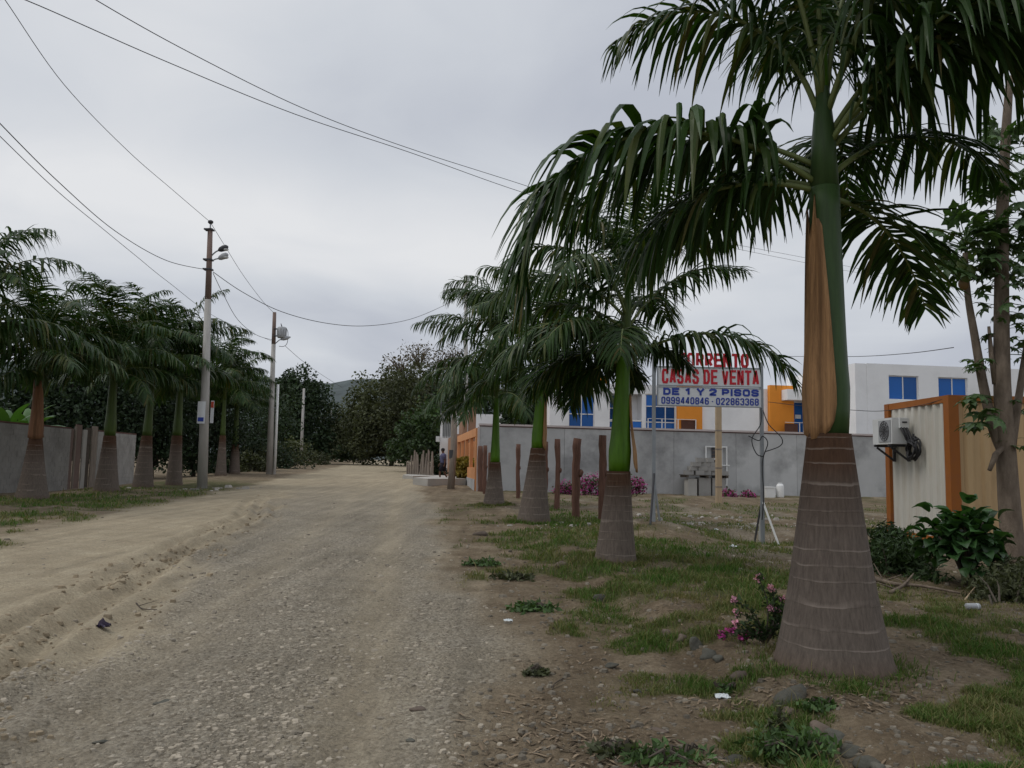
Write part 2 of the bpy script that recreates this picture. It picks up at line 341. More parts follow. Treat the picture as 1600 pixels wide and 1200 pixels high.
def trunk_material():
    m = bpy.data.materials.new('palm_trunk'); m.use_nodes = True
    nt = m.node_tree; N = nt.nodes.new; L = nt.links.new; b = nt.nodes['Principled BSDF']; b.inputs['Roughness'].default_value = .85; b.inputs['Specular IOR Level'].default_value = .2
    tc = N('ShaderNodeTexCoord')
    a = N('ShaderNodeAttribute'); a.attribute_name = 'h'          # 0 at the foot, 1 at the youngest leaf scar
    r = N('ShaderNodeAttribute'); r.attribute_name = 'ring'       # runs 0..n over the leaf scars
    n = N('ShaderNodeTexNoise'); n.inputs['Scale'].default_value = 3.5; n.inputs['Detail'].default_value = 6; L(tc.outputs['Object'], n.inputs['Vector'])
    mp = N('ShaderNodeMapping'); mp.inputs['Scale'].default_value = (18, 18, 2.0); L(tc.outputs['Object'], mp.inputs[0])
    n2 = N('ShaderNodeTexNoise'); n2.inputs['Scale'].default_value = 2.5; n2.inputs['Detail'].default_value = 6; n2.inputs['Roughness'].default_value = .7; L(mp.outputs[0], n2.inputs['Vector'])
    # ring lines, wavering
    w = N('ShaderNodeMath'); w.operation = 'MULTIPLY_ADD'; L(n.outputs[0], w.inputs[0]); w.inputs[1].default_value = .45; L(r.outputs['Fac'], w.inputs[2])
    fr = N('ShaderNodeMath'); fr.operation = 'FRACT'; L(w.outputs[0], fr.inputs[0])
    cr = N('ShaderNodeValToRGB'); L(fr.outputs[0], cr.inputs[0]); e = cr.color_ramp.elements
    e[0].position = 0; e[0].color = (1, 1, 1, 1); e[1].position = .13; e[1].color = (0, 0, 0, 1)
    x = e.new(.05); x.color = (.8, .8, .8, 1)
    x = e.new(.96); x.color = (0, 0, 0, 1); x = e.new(1.0); x.color = (.4, .4, .4, 1)
    body = N('ShaderNodeValToRGB'); L(a.outputs['Fac'], body.inputs[0]); e = body.color_ramp.elements
    e[0].position = 0; e[0].color = (.125, .088, .064, 1); e[1].position = 1; e[1].color = (.085, .045, .026, 1)
    for p, c in ((.10, (.144, .117, .096)), (.55, (.142, .113, .093)), (.78, (.104, .075, .058)), (.88, (.085, .046, .028))):
        q = e.new(p); q.color = (*c, 1)
    mr = N('ShaderNodeMapRange'); mr.inputs[1].default_value = .2; mr.inputs[2].default_value = .8; mr.inputs[3].default_value = .55; mr.inputs[4].default_value = 1.4; L(n2.outputs[0], mr.inputs[0])
    vm = N('ShaderNodeVectorMath'); vm.operation = 'SCALE'; L(body.outputs[0], vm.inputs[0]); L(mr.outputs[0], vm.inputs['Scale'])
    fa = N('ShaderNodeMapRange'); fa.inputs[1].default_value = .44; fa.inputs[2].default_value = .60; fa.inputs[3].default_value = .0; fa.inputs[4].default_value = .48; L(n.outputs[0], fa.inputs[0])
    g = N('ShaderNodeMath'); g.operation = 'MULTIPLY'; L(cr.outputs[0], g.inputs[0]); L(fa.outputs[0], g.inputs[1])
    mx = N('ShaderNodeMix'); mx.data_type = 'RGBA'; L(g.outputs[0], mx.inputs[0]); L(vm.outputs[0], mx.inputs[6]); mx.inputs[7].default_value = (.36, .30, .25, 1)
    L(mx.outputs[2], b.inputs['Base Color'])
    bp = N('ShaderNodeBump'); bp.inputs['Strength'].default_value = .35; bp.inputs['Distance'].default_value = .02
    su = N('ShaderNodeMath'); su.operation = 'MULTIPLY_ADD'; L(cr.outputs[0], su.inputs[0]); su.inputs[1].default_value = .6; L(n2.outputs[0], su.inputs[2]); L(su.outputs[0], bp.inputs['Height']); L(bp.outputs[0], b.inputs['Normal'])
    return m
M['trunk'] = trunk_material()

def ground_material():
    m = bpy.data.materials.new('earth'); m.use_nodes = True
    nt = m.node_tree; N = nt.nodes.new; L = nt.links.new; b = nt.nodes['Principled BSDF']; b.inputs['Roughness'].default_value = .95; b.inputs['Specular IOR Level'].default_value = .12
    tc = N('ShaderNodeTexCoord'); P = tc.outputs['Object']
    ma = N('ShaderNodeAttribute'); ma.attribute_name = 'mask'; sp = N('ShaderNodeSeparateColor'); L(ma.outputs['Color'], sp.inputs[0])
    def noise(s, d=6, r=.6):
        n = N('ShaderNodeTexNoise'); n.inputs['Scale'].default_value = s; n.inputs['Detail'].default_value = d; n.inputs['Roughness'].default_value = r; L(P, n.inputs['Vector']); return n.outputs[0]
    def rng(v, a, c, lo, hi):
        q = N('ShaderNodeMapRange'); q.inputs[1].default_value = a; q.inputs[2].default_value = c; q.inputs[3].default_value = lo; q.inputs[4].default_value = hi; L(v, q.inputs[0]); return q.outputs[0]
    def ramp(v, cs):
        q = N('ShaderNodeValToRGB'); L(v, q.inputs[0]); e = q.color_ramp.elements
        e[0].position = cs[0][0]; e[0].color = (*cs[0][1], 1); e[1].position = cs[-1][0]; e[1].color = (*cs[-1][1], 1)
        for p, c in cs[1:-1]: x = e.new(p); x.color = (*c, 1)
        return q.outputs[0]
    def mix(f, a, c, mode='MIX'):
        q = N('ShaderNodeMix'); q.data_type = 'RGBA'; q.blend_type = mode
        if isinstance(f, float): q.inputs[0].default_value = f
        else: L(f, q.inputs[0])
        L(a, q.inputs[6]); L(c, q.inputs[7]); return q.outputs[2]
    big = noise(.35, 5); mid = noise(2.2, 6, .65); fine = noise(28, 5, .7)
    dirt = ramp(mid, ((.25, (.275, .225, .152)), (.5, (.335, .281, .195)), (.75, (.385, .330, .235))))
    vo = N('ShaderNodeTexVoronoi'); vo.inputs['Scale'].default_value = 34; vo.inputs['Randomness'].default_value = 1; L(P, vo.inputs['Vector'])
    ss = N('ShaderNodeSeparateColor'); L(vo.outputs['Color'], ss.inputs[0])
    peb = ramp(ss.outputs[0], ((0, (.16, .135, .10)), (.35, (.265, .232, .180)), (.7, (.315, .280, .22)), (1, (.40, .36, .29))))
    grd = ramp(mid, ((.3, (.225, .192, .142)), (.7, (.305, .266, .20))))
    grav = mix(rng(noise(1.3, 5, .7), .36, .62, .15, .9), grd, peb)
    soil = ramp(mid, ((.28, (.110, .080, .050)), (.5, (.170, .130, .085)), (.72, (.255, .205, .140))))
    soil = mix(rng(fine, .55, .75, 0, .5), soil, ramp(fine, ((0, (.2, .16, .12)), (1, (.24, .2, .15)))))
    turf = ramp(noise(9, 5, .7), ((.3, (.050, .058, .024)), (.5, (.085, .088, .036)), (.72, (.145, .122, .062))))
    c = mix(sp.outputs[0], dirt, grav); c = mix(sp.outputs[1], c, soil); c = mix(sp.outputs[2], c, turf)
    mp = N('ShaderNodeMapping'); mp.inputs['Rotation'].default_value = (0, 0, -math.atan(.13)); mp.inputs['Scale'].default_value = (3.2, .16, 1); L(P, mp.inputs[0])
    ns = N('ShaderNodeTexNoise'); ns.inputs['Scale'].default_value = 1.3; ns.inputs['Detail'].default_value = 6; ns.inputs['Roughness'].default_value = .62; L(mp.outputs[0], ns.inputs['Vector'])
    st_ = N('ShaderNodeVectorMath'); st_.operation = 'SCALE'; L(c, st_.inputs[0]); L(rng(ns.outputs[0], .3, .7, .82, 1.16), st_.inputs['Scale']); c = st_.outputs[0]
    sp_ = rng(noise(70, 3, .6), .62, .72, 1, .42)
    s2 = N('ShaderNodeVectorMath'); s2.operation = 'SCALE'; L(c, s2.inputs[0]); L(sp_, s2.inputs['Scale']); c = s2.outputs[0]
    vm = N('ShaderNodeVectorMath'); vm.operation = 'SCALE'; L(c, vm.inputs[0]); L(rng(big, .3, .7, .86, 1.12), vm.inputs['Scale'])
    v2 = N('ShaderNodeVectorMath'); v2.operation = 'SCALE'; L(vm.outputs[0], v2.inputs[0]); L(rng(fine, .3, .7, .70, 1.28), v2.inputs['Scale'])
    L(v2.outputs[0], b.inputs['Base Color'])
    h = N('ShaderNodeMath'); h.operation = 'MULTIPLY_ADD'
    vd = rng(vo.outputs['Distance'], 0, .6, 1, 0)
    g = N('ShaderNodeMath'); g.operation = 'MULTIPLY'; L(vd, g.inputs[0]); L(sp.outputs[0], g.inputs[1])
    L(g.outputs[0], h.inputs[0]); h.inputs[1].default_value = .8; L(noise(45, 5, .7), h.inputs[2])
    bp = N('ShaderNodeBump'); bp.inputs['Strength'].default_value = .9; bp.inputs['Distance'].default_value = .03; L(h.outputs[0], bp.inputs['Height']); L(bp.outputs[0], b.inputs['Normal'])
    return m
M['earth'] = ground_material()
M['pebble'] = mat('pebble', (.30, .262, .205), .9, .15, .2, 30, bump=.2, bscale=120, tone=True)
M['clod'] = mat('dirt_clod', (.27, .218, .148), .95, .1, .2, 30, bump=.2, bscale=120, tone=True)
def blade_material():
    m = mat('grass_blade', (.1, .1, .1), .7, .2, .15, 3, trans=.2)
    nt = m.node_tree; a = nt.nodes.new('ShaderNodeAttribute'); a.attribute_name = 'tint'
    b = nt.nodes['Principled BSDF']
    for l in list(nt.links):
        if l.to_socket == b.inputs['Base Color'] or (l.to_node.type == 'VECT_MATH' and l.from_node.type == 'VECT_MATH'): nt.links.remove(l)
    nt.links.new(a.outputs['Color'], b.inputs['Base Color'])
    for n in nt.nodes:
        if n.type == 'VECT_MATH' and n.operation == 'MULTIPLY': nt.links.new(a.outputs['Color'], n.inputs[0])
    return m
M['blade'] = blade_material()

# ------------------------------------------------------------------ the ground sheet, split into road and ground
def masks(x, y):
    u = x + .13 * y
    w = (fbm(x / 1.1, y / 1.8, 51, 3) - .5)
    rr = rut_u(y)
    gravel = sst(-.15, .75, u - rr + w * 1.6) * (1 - .55 * np.exp(-((u + .27) / .33) ** 2)) * (1 - .3 * np.exp(-((u + 1.9) / .3) ** 2))
    gravel = gravel * sst(45, 18, y)
    right = sst(.45, 1.25, u + w * 1.3 + .1 * sst(8, 4, y))
    left = sst(-6.8, -7.9, u + w * 1.2 - .9 * sst(17, 12, y))
    lot = sst(9, 16, y) * sst(3.5, 5.5, u)          # trodden pale lot towards the wall
    soil = np.clip(right * (1 - .45 * sst(10, 15, y) * sst(2.2, 4.2, u) * sst(.5, .62, fbm(x / 1.4, y / 2.2, 131, 4))), 0, 1) + left * .9
    g1 = fbm(x / .55, y / .55, 61, 4); g2 = fbm(x / 2.6, y / 2.6, 71, 3)
    gl = .55 * g1 + .45 * g2
    zone = sst(1.1, 2.3, u + w) * sst(34, 22, y) * (1 - .75 * sst(9.5, 13, y) * sst(4.4, 5.6, u)) * (.25 + .75 * sst(6.6, 4.8, u) + .35 * sst(8, 6, y))
    zone = zone + 1.1 * gau(x, y, 5.6, 16.5, 1.6, 1.0)
    zone = zone * (1 - .5 * gau(x, y, 1.5, 8.5, .6, .5))
    gl = gl + .05 * sst(2.9, 3.4, u) * sst(8, 6.5, y)
    ver = sst(6.5, 8, y) * sst(.6, 1.1, u) * sst(2.2, 1.3, u) * sst(.56, .66, gl) * .9 * sst(30, 14, y)
    front = sst(4.9, 4.4, y) * sst(.7, 1.2, u) * sst(.40, .55, gl)
    green = np.clip(zone, 0, 1) * sst(.44, .60, gl) + ver + front * .8
    gleft = left * sst(-13.5, -11.5, u) * sst(.33, .5, gl) * sst(46, 36, y)
    wf = np.exp(-((y - (35.2 + .13 * (x + 1.5))) / .9) ** 2) * sst(-1, 1, x)
    lotn = sst(10, 15, y) * sst(2.2, 4.2, u) * sst(38, 33, y)
    gravel = gravel + .75 * lotn * sst(.46, .62, fbm(x / 1.4, y / 2.2, 131, 4))
    green = np.clip(green + .55 * lotn * sst(.47, .60, fbm(x / 1.1, y / 1.8, 141, 4)) + gleft + wf * .9 * sst(.35, .55, gl), 0, 1)
    far = sst(150, 170, y)
    return np.clip(gravel * (1 - np.clip(right - lotn, 0, 1)) * (1 - left), 0, 1), np.clip(soil + far, 0, 1), green, (right < .5) & (left < .5) & (y < 150)
def build_ground():
    rows = [0.0, .6, 1.2, 1.8, 2.4, 3.0, 3.5]
    ppx = 800.0
    k = 1.65 * ppx / 3.9                 # fine rows near by, then ever longer ones to the horizon
    while k > 14: rows.append(1.65 * ppx / k); k -= .86
    r = rows[-1]
    while r < 3000: r *= 1.07; rows.append(r)
    ang = list(np.linspace(-38.5, 38.5, 760))
    a = 38.5
    ext = []
    st = .4
    while a < 180: a += st; st *= 1.22; ext.append(min(a, 180))
    ang = [-e for e in ext[::-1]] + ang + ext[:-1]
    A = np.radians(np.array(ang)); Rr = np.array(rows[1:])
    X = np.outer(Rr, np.sin(A)); Y = np.outer(Rr, np.cos(A))
    x = X.ravel(); y = Y.ravel()
    z = zfull(x, y)
    V = np.stack([x, y, z], 1)
    nr, na = X.shape
    i, j = np.meshgrid(np.arange(nr - 1), np.arange(na), indexing='ij')
    j2 = (j + 1) % na
    q = np.stack([i * na + j, i * na + j2, (i + 1) * na + j2, (i + 1) * na + j], -1).reshape(-1, 4)[:, ::-1]
    g, s, gr, isroad = masks(x, y)
    mk = np.stack([g, s, gr, np.ones_like(g)], 1)
    fr = isroad[q].sum(1) >= 2
    for name, sel in (('road', fr), ('ground', ~fr)):
        f = q[sel]; used, inv = np.unique(f, return_inverse=True)
        o = npmesh(name, V[used], inv.reshape(-1, 4), M['earth'], smooth=True, org=(0, 0, 0), attrs={'mask': ('FLOAT_COLOR', mk[used])})
        tag(o, kind='structure', label='pale dirt and gravel road running away between two rows of palms' if name == 'road' else 'brown earth verge with patches of grass')
build_ground()
def hills():
    n = 90; az = np.linspace(R(-60), R(60), n); rr = np.array([420, 520, 640, 800, 1000])
    prof = np.array([0, .55, 1, .9, .5])
    hp = 42 + 42 * fbm(az * 5 + 3, az * 0, 5, 4) * 1.2 - 34 * sst(0, .5, az)
    V = []; 
    for r_, p in zip(rr, prof):
        jit = 6 * (fbm(az * 40, az * 0 + r_, 9, 3) - .5)
        V.append(np.stack([r_ * np.sin(az), r_ * np.cos(az), hp * p * .82 + jit * p - 2 * (p == 0)], 1))
    V = np.concatenate(V)
    i, j = np.meshgrid(np.arange(4), np.arange(n - 1), indexing='ij')
    q = np.stack([i * n + j, i * n + j + 1, (i + 1) * n + j + 1, (i + 1) * n + j], -1).reshape(-1, 4)[:, ::-1]
    tag(npmesh('hills', V, q, M['hill'], smooth=True, org=(0, 0, 0)), 'low wooded hill far beyond the end of the road', kind='structure')
hills()

# ------------------------------------------------------------------ palms
def frond_arrays(base, az, el, L, droop, npair=50, lw=.045, ll=.85, twist=0, seed=0, hi=True, p=1.35, grav=.85, start=.15, rise=0):
    """rachis points and the leaflets hanging from it, in world coordinates"""
    g = np.random.default_rng(seed); n = 26
    s = np.linspace(0, 1, n); e = np.radians(el - droop * s ** p); a = np.radians(az + twist * s)
    d = np.stack([np.cos(e) * np.cos(a), np.cos(e) * np.sin(a), np.sin(e)], 1)
    P = np.array(base) + np.concatenate([np.zeros((1, 3)), np.cumsum(d[:-1] * (L / (n - 1)), 0)])
    t = np.linspace(start, .995, npair); t = np.repeat(t, 2); side = np.tile([1., -1.], npair)
    t = np.clip(t + g.normal(0, .004, len(t)), 0, 1)
    fi = t * (n - 1); i0 = np.minimum(fi.astype(int), n - 2); fr = (fi - i0)[:, None]
    base_p = P[i0] * (1 - fr) + P[i0 + 1] * fr; T = d[i0] * (1 - fr) + d[i0 + 1] * fr; T /= np.linalg.norm(T, axis=1)[:, None]
    up = np.array([0, 0, 1.0]); hz = np.stack([-np.sin(np.radians(az + twist * t)), np.cos(np.radians(az + twist * t)), np.zeros_like(t)], 1)
    S = hz * side[:, None]; Nn = np.cross(T, hz)
    q = np.clip((t - start) / (1 - start), 0, 1)
    length = ll * (.62 + .38 * np.clip(q / .25, 0, 1)) * (1 - .62 * np.clip((q - .45) / .55, 0, 1) ** 1.6) * g.uniform(.85, 1.12, len(t)) * np.where(g.random(len(t)) < .12, g.uniform(.4, .75, len(t)), 1)
    fw = .35 + .65 * q + g.normal(0, .17, len(t)); lift = (rise + g.uniform(-.25, .75, len(t))) * (1 - .4 * q)
    D = S + T * fw[:, None] + Nn * lift[:, None]; D /= np.linalg.norm(D, axis=1)[:, None]
    m = 6 if hi else 4
    gk = (grav * g.uniform(.4, 1.75, len(t)))[:, None]
    pts = [base_p]; ds = [D]
    for k in range(m - 1):
        f = ((k + .6) / (m - 1)) ** 1.1
        Dk = D + np.array([0, 0, -1.0]) * gk * f * 2.6 ; Dk /= np.linalg.norm(Dk, axis=1)[:, None]
        pts.append(pts[-1] + Dk * (length / (m - 1))[:, None]); ds.append(Dk)
    prof = np.array([.55, 1, 1, .8, .48, .04]) if hi else np.array([.6, 1, .75, .04])
    wv = np.cross(D, Nn); wv /= np.linalg.norm(wv, axis=1)[:, None] + 1e-9
    V = []; tone = g.uniform(.65, 1.45, len(t)) + np.where(g.random(len(t)) < .04, .5, 0)
    W_ = lw * g.uniform(.55, 1.25, len(t)) * (.7 + .3 * np.clip(length / ll, 0, 1))
    nl = len(t); rows = []
    for k in range(m):
        n_k = np.cross(wv, ds[k]); n_k /= np.linalg.norm(n_k, axis=1)[:, None] + 1e-9
        w = (W_ * prof[k] * .5)[:, None]
        if hi: rows.append(np.stack([pts[k] - wv * w, pts[k] + n_k * w * .5, pts[k] + wv * w], 1))
        else: rows.append(np.stack([pts[k] - wv * w, pts[k] + wv * w], 1))
    A = np.stack(rows, 1); c = A.shape[2]                     # leaflet, section, across, xyz
    V = A.reshape(-1, 3); st = np.arange(nl)[:, None, None] * (m * c)
    i, j = np.meshgrid(np.arange(m - 1), np.arange(c - 1), indexing='ij')
    b0 = (i * c + j)[None]; F_ = np.stack([st + b0, st + b0 + 1, st + b0 + c + 1, st + b0 + c], -1).reshape(-1, 4)
    return P, V, F_, np.repeat(tone, m * c)
def make_frond(palm, base, az, el, L, droop, seed=0, hi=True, r0=.026, **kw):
    P, V, Fc, tone = frond_arrays(base, az, el, L, droop, seed=seed, hi=hi, **kw)
    o = npmesh('frond', V, Fc, M['frond'], palm, False, None, {'tone': ('FLOAT', tone)})
    k = len(P); step = 1 if hi else 3
    MB().tube(P[::step], list(np.linspace(r0, .004, k)[::step]), 6 if hi else 4).build('midrib', M['midrib'], o, True)
    return o
def lathe_attr(name, axis, radii, hs, rings, m_, parent, n=24, flut=0, seed=0):
    V = []; H = []; G = []
    for i, (c, r) in enumerate(zip(axis, radii)):
        for j in range(n):
            q = 2 * math.pi * j / n
            rr = r * (1 + .022 * math.sin(3 * q + seed) + .014 * math.sin(5 * q + 2 * seed + hs[i] * 2)); V.append((c[0] + rr * math.cos(q), c[1] + rr * math.sin(q), c[2])); H.append(hs[i]); G.append(rings[i])
    k = len(axis); Fc = np.array([(i * n + j, i * n + (j + 1) % n, (i + 1) * n + (j + 1) % n, (i + 1) * n + j) for i in range(k - 1) for j in range(n)])
    return npmesh(name, np.array(V), Fc, m_, parent, True, None, {'h': ('FLOAT', H), 'ring': ('FLOAT', G)})
M['brownsheath'] = mat('brown_palm_sheath', (.21, .105, .055), .75, .2, .3, 3, bump=.5, bscale=14, stretch=(14, 14, .4), dark=(.10, .055, .03), dscale=1.0, damt=.8)
def palm(label, base, Hg, rb, rn, Hs, fronds, seed=1, hi=False, lean=(0, 0), bulge=1.12, sheath=None, spear=None, nring=9, group='palms lining the dirt road', pair=40, ll=.8, lw=.05, rtop=.5, spread=.8, shaft='shaft'):
    b = Vector(base) - Vector((0, 0, .04)); p = thing('royal_palm', label, 'palm tree', b, group)
    g = random.Random(seed)
    # foot and swollen grey trunk
    k = 22; ax = []; rad = []; hs = []; rg = []
    for i in range(k):
        t = i / (k - 1); f = (1 - t); r = rn + (rb - rn) * (f ** 1.12) * (1 - .10 * math.sin(math.pi * t)) + .05 * rb * max(0, 1 - t / .07)
        ax.append((b.x + lean[0] * t * Hg, b.y + lean[1] * t * Hg, b.z + t * Hg)); rad.append(r); hs.append(t)
        rg.append(nring * (t ** 1.25) + .22 * math.sin(t * 23 + seed) + .12 * math.sin(t * 51))
    lathe_attr('trunk', ax, rad, hs, rg, M['trunk'], p, 28 if hi else 16, seed=seed)
    # green crownshaft
    k = 12; ax2 = []; rad2 = []
    for i in range(k):
        t = i / (k - 1); r = rn * (.90 + (bulge - .90) * math.sin(min(1, t / .2) * math.pi / 2) if t < .2 else bulge + (rtop - bulge) * ((t - .2) / .8) ** .62)
        ax2.append((b.x + lean[0] * (Hg + t * Hs), b.y + lean[1] * (Hg + t * Hs), b.z + Hg - .01 + t * Hs)); rad2.append(r)
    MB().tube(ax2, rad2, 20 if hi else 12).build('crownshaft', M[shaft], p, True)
    top = Vector(ax2[-1]); rt = rad2[-1]
    if sheath:                                    # old leaf sheath, dry, hugging one side
        a0, a1, t0, t1, out = sheath
        V = []; nA = 9; nT = 14
        for i in range(nT):
            t = t0 + (t1 - t0) * i / (nT - 1); q = max(0, min(1, t)); idx = q * (k - 1); i0 = min(int(idx), k - 2); fr = idx - i0
            c = Vector(ax2[i0]).lerp(Vector(ax2[i0 + 1]), fr); r = rad2[i0] * (1 - fr) + rad2[i0 + 1] * fr
            s = i / (nT - 1); width = (1 - .45 * s ** 2) * (1 - .25 * max(0, 1 - s / .12))
            for j in range(nA):
                jag = (.05 * math.sin(j * 2.3 + seed) + .06 * math.sin(j * 1.1 + 2)) * max(0, (s - .6) / .4) * Hs - (.07 * math.sin(j * .39) - .03) * max(0, 1 - s / .1)
                w = (j / (nA - 1) - .5) * width; a = R((a0 + a1) / 2 + (a1 - a0) * w)
                rr = r * 1.05 + .012 + out * (1 - s) ** 2 + .012 * math.sin(j * 1.7 + s * 3)
                V.append((c.x + rr * math.cos(a), c.y + rr * math.sin(a), c.z + jag))
        n0 = len(V)
        V += [Vector(v) + (Vector((b.x, b.y, v[2])) - Vector(v)).normalized() * .012 for v in V]
        Fs = [(i * nA + j, i * nA + j + 1, (i + 1) * nA + j + 1, (i + 1) * nA + j) for i in range(nT - 1) for j in range(nA - 1)]
        Fs += [tuple(n0 + x for x in f[::-1]) for f in Fs]
        rim = [j for j in range(nA)] + [i * nA + nA - 1 for i in range(1, nT)] + [(nT - 1) * nA + j for j in range(nA - 2, -1, -1)] + [i * nA for i in range(nT - 2, 0, -1)]
        Fs += [(rim[i], rim[(i + 1) % len(rim)], n0 + rim[(i + 1) % len(rim)], n0 + rim[i])[::-1] for i in range(len(rim))]
        npmesh('dry_sheath', np.array([tuple(v) for v in V]), Fs, M['brownsheath' if shaft == 'dullshaft' else 'sheath'], p, True)
    e_ = top + Vector((lean[0] * 2.2, lean[1] * 2.2, 1)) * spread
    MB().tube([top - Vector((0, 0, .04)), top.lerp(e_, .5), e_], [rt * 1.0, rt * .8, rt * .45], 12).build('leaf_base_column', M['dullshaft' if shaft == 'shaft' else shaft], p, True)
    for i, fd in enumerate(fronds):
        az, el, L, dr = fd[:4]; kw = dict(npair=pair, ll=ll, lw=lw)
        if len(fd) > 4: kw.update(fd[4])
        dz = kw.pop('dz', None)
        f = min(1, max(0, el / 82)) if dz is None else dz
        c = top + Vector((lean[0] * 2.2, lean[1] * 2.2, 1)) * spread * f - Vector((0, 0, .06)); off = Vector((math.cos(R(az)), math.sin(R(az)), 0)) * rt * (.6 - .3 * f)
        make_frond(p, c + off, az, el, L, dr, seed=seed * 100 + i, hi=hi, **kw)
    if spear:
        d = Vector(spear[1:]); MB().tube([top - Vector((0, 0, .1)), e_, e_ + d * .4, e_ + d * .7], [rt * 1.0, rt * .45, rt * .3, .01], 8).build('spear_leaf', M['shaft'], p, True)
    return p

def random_crown(seed, n=13, L=3.4, top=80):
    g = random.Random(seed); fs = []
    for i in range(n):
        t = i / (n - 1); el = 87 - 72 * t ** 1.0 + g.uniform(-7, 7)
        az = i * 137.5 + g.uniform(-18, 18) + seed * 47
        fs.append((az, el, L * g.uniform(.82, 1.1) * (1 - .22 * t * t), (70 + 36 * (1 - abs(t - .45))) * (1 - .18 * t * t) + g.uniform(-16, 20), dict(twist=g.uniform(-30, 30), grav=.45 + .55 * t + g.uniform(-.1, .2), ll=g.uniform(.8, 1.1))))
    return fs
# azimuth 180 = to the left of the picture, 0 = to the right, 90 = away, -90 = towards the camera
def foot(px, py, top): b = gp(px, py); return b, (py - top) * b.y / F
b1, h1 = foot(1301, 1036, 680)
palm('largest and nearest palm on the right verge, its thick ringed trunk beside the pink flowers', b1, h1, .44, .165, 2.0, [
    (186, 31, 3.3, 138, dict(p=1.35, ll=1.1, lw=.074, npair=84, grav=1.0, dz=.12, rise=.45)),
    (174, 72, 2.2, 125, dict(p=1.3, ll=.82, lw=.05, npair=58, grav=.9, dz=.82)),
    (-58, 66, 3.3, 92, dict(ll=1.05, lw=.066, npair=58, grav=1.2)),
    (-24, 70, 3.4, 88, dict(ll=1.0, lw=.064, npair=58, grav=1.1)),
    (4, 50, 3.2, 80, dict(ll=1.0, lw=.062, npair=60, grav=1.05, dz=.45)), (-12, 58, 3.2, 84, dict(ll=1.05, lw=.062, npair=58, grav=1.0, dz=.6)), (175, 14, 1.7, 95, dict(ll=.9, lw=.05, npair=44, grav=1.0, dz=.05)),
    (40, 6, 2.0, 66, dict(ll=.74, lw=.052, npair=56, grav=.45, dz=.0)),
    (20, 40, 2.1, 80, dict(ll=.7, lw=.046, npair=46, grav=.7, dz=.2)),
    (142, 22, 2.1, 95, dict(ll=.9, lw=.046, npair=46, grav=1.1, dz=.1)),
    (80, 68, 3.3, 85, dict(ll=.9)), (115, 82, 3.5, 80, dict(ll=.9)), (-120, 84, 3.2, 70, dict(ll=1.0, lw=.06)),
    (62, 44, 2.5, 90, dict(ll=.8, dz=.3)), (205, 80, 3.3, 88, dict(ll=.95)), (20, 82, 3.5, 80, dict(ll=.95)),
    (-48, 50, 2.4, 80, dict(ll=1.0, lw=.06, dz=.5)), (-28, 44, 2.6, 76, dict(ll=1.0, lw=.06, npair=56, dz=.55)), (158, 32, 2.5, 105, dict(ll=.95, lw=.05, grav=1.0, dz=.3)), (105, 36, 2.3, 95, dict(ll=.8, dz=.2)), (45, 76, 3.3, 82, dict(ll=.9)),
], seed=3, hi=True, bulge=1.0, rtop=.70, sheath=(138, 268, -.02, .86, .004), spear=(1, .05, .1, 2.0), nring=13, pair=54, ll=.95, lw=.054, spread=.85, shaft='darkshaft')
b2, h2 = foot(962, 877, 735)
palm('ringed palm before the sign, with a bright green shaft and a dry sheath hanging loose', b2, h2, .315, .172, 1.72, [
    (158, 8, 1.7, 75, dict(ll=.75)), (-100, 18, 1.6, 80, dict(ll=.7)), (120, 2, 1.6, 70, dict(ll=.7)), (-140, 24, 1.8, 85, dict(ll=.75)), (28, 14, 1.3, 60, dict(ll=.5, lw=.045)), (178, 20, 2.2, 85, dict(ll=.8)),
    (-5, 27, 2.8, 94, dict(p=1.5, ll=.78, grav=.85, lw=.058, npair=60, dz=.05, rise=.3)), (12, 56, 2.3, 70, dict(ll=.66, grav=.6, dz=.45)), (62, 44, 2.2, 85, {}), (4, 74, 2.2, 75, dict(ll=.7)),
    (178, 62, 2.3, 110, {}), (165, 36, 2.2, 100, {}), (200, 24, 2.1, 95, {}), (185, 78, 2.3, 95, {}), (172, 48, 2.4, 105, {}),
    (110, 76, 2.4, 85, {}), (50, 72, 2.2, 85, {}), (-70, 80, 2.2, 85, {}), (-125, 50, 2.2, 105, {}), (82, 86, 2.5, 60, {}),
    (150, 80, 2.5, 80, {}), (70, 0, .9, 50, dict(ll=.45, lw=.045)), (85, 30, 2.0, 85, {}), (130, 14, 2.0, 80, {}), (150, -8, 1.2, 50, dict(ll=.55, lw=.045)),
], seed=5, hi=True, bulge=.98, rtop=.55, lean=(.03, 0), spear=(1, .3, .05, 1.3), nring=10, pair=50, ll=.78, lw=.05, sheath=(-45, 20, .02, .62, .09), spread=1.15)
b3, h3 = foot(833, 816, 699)
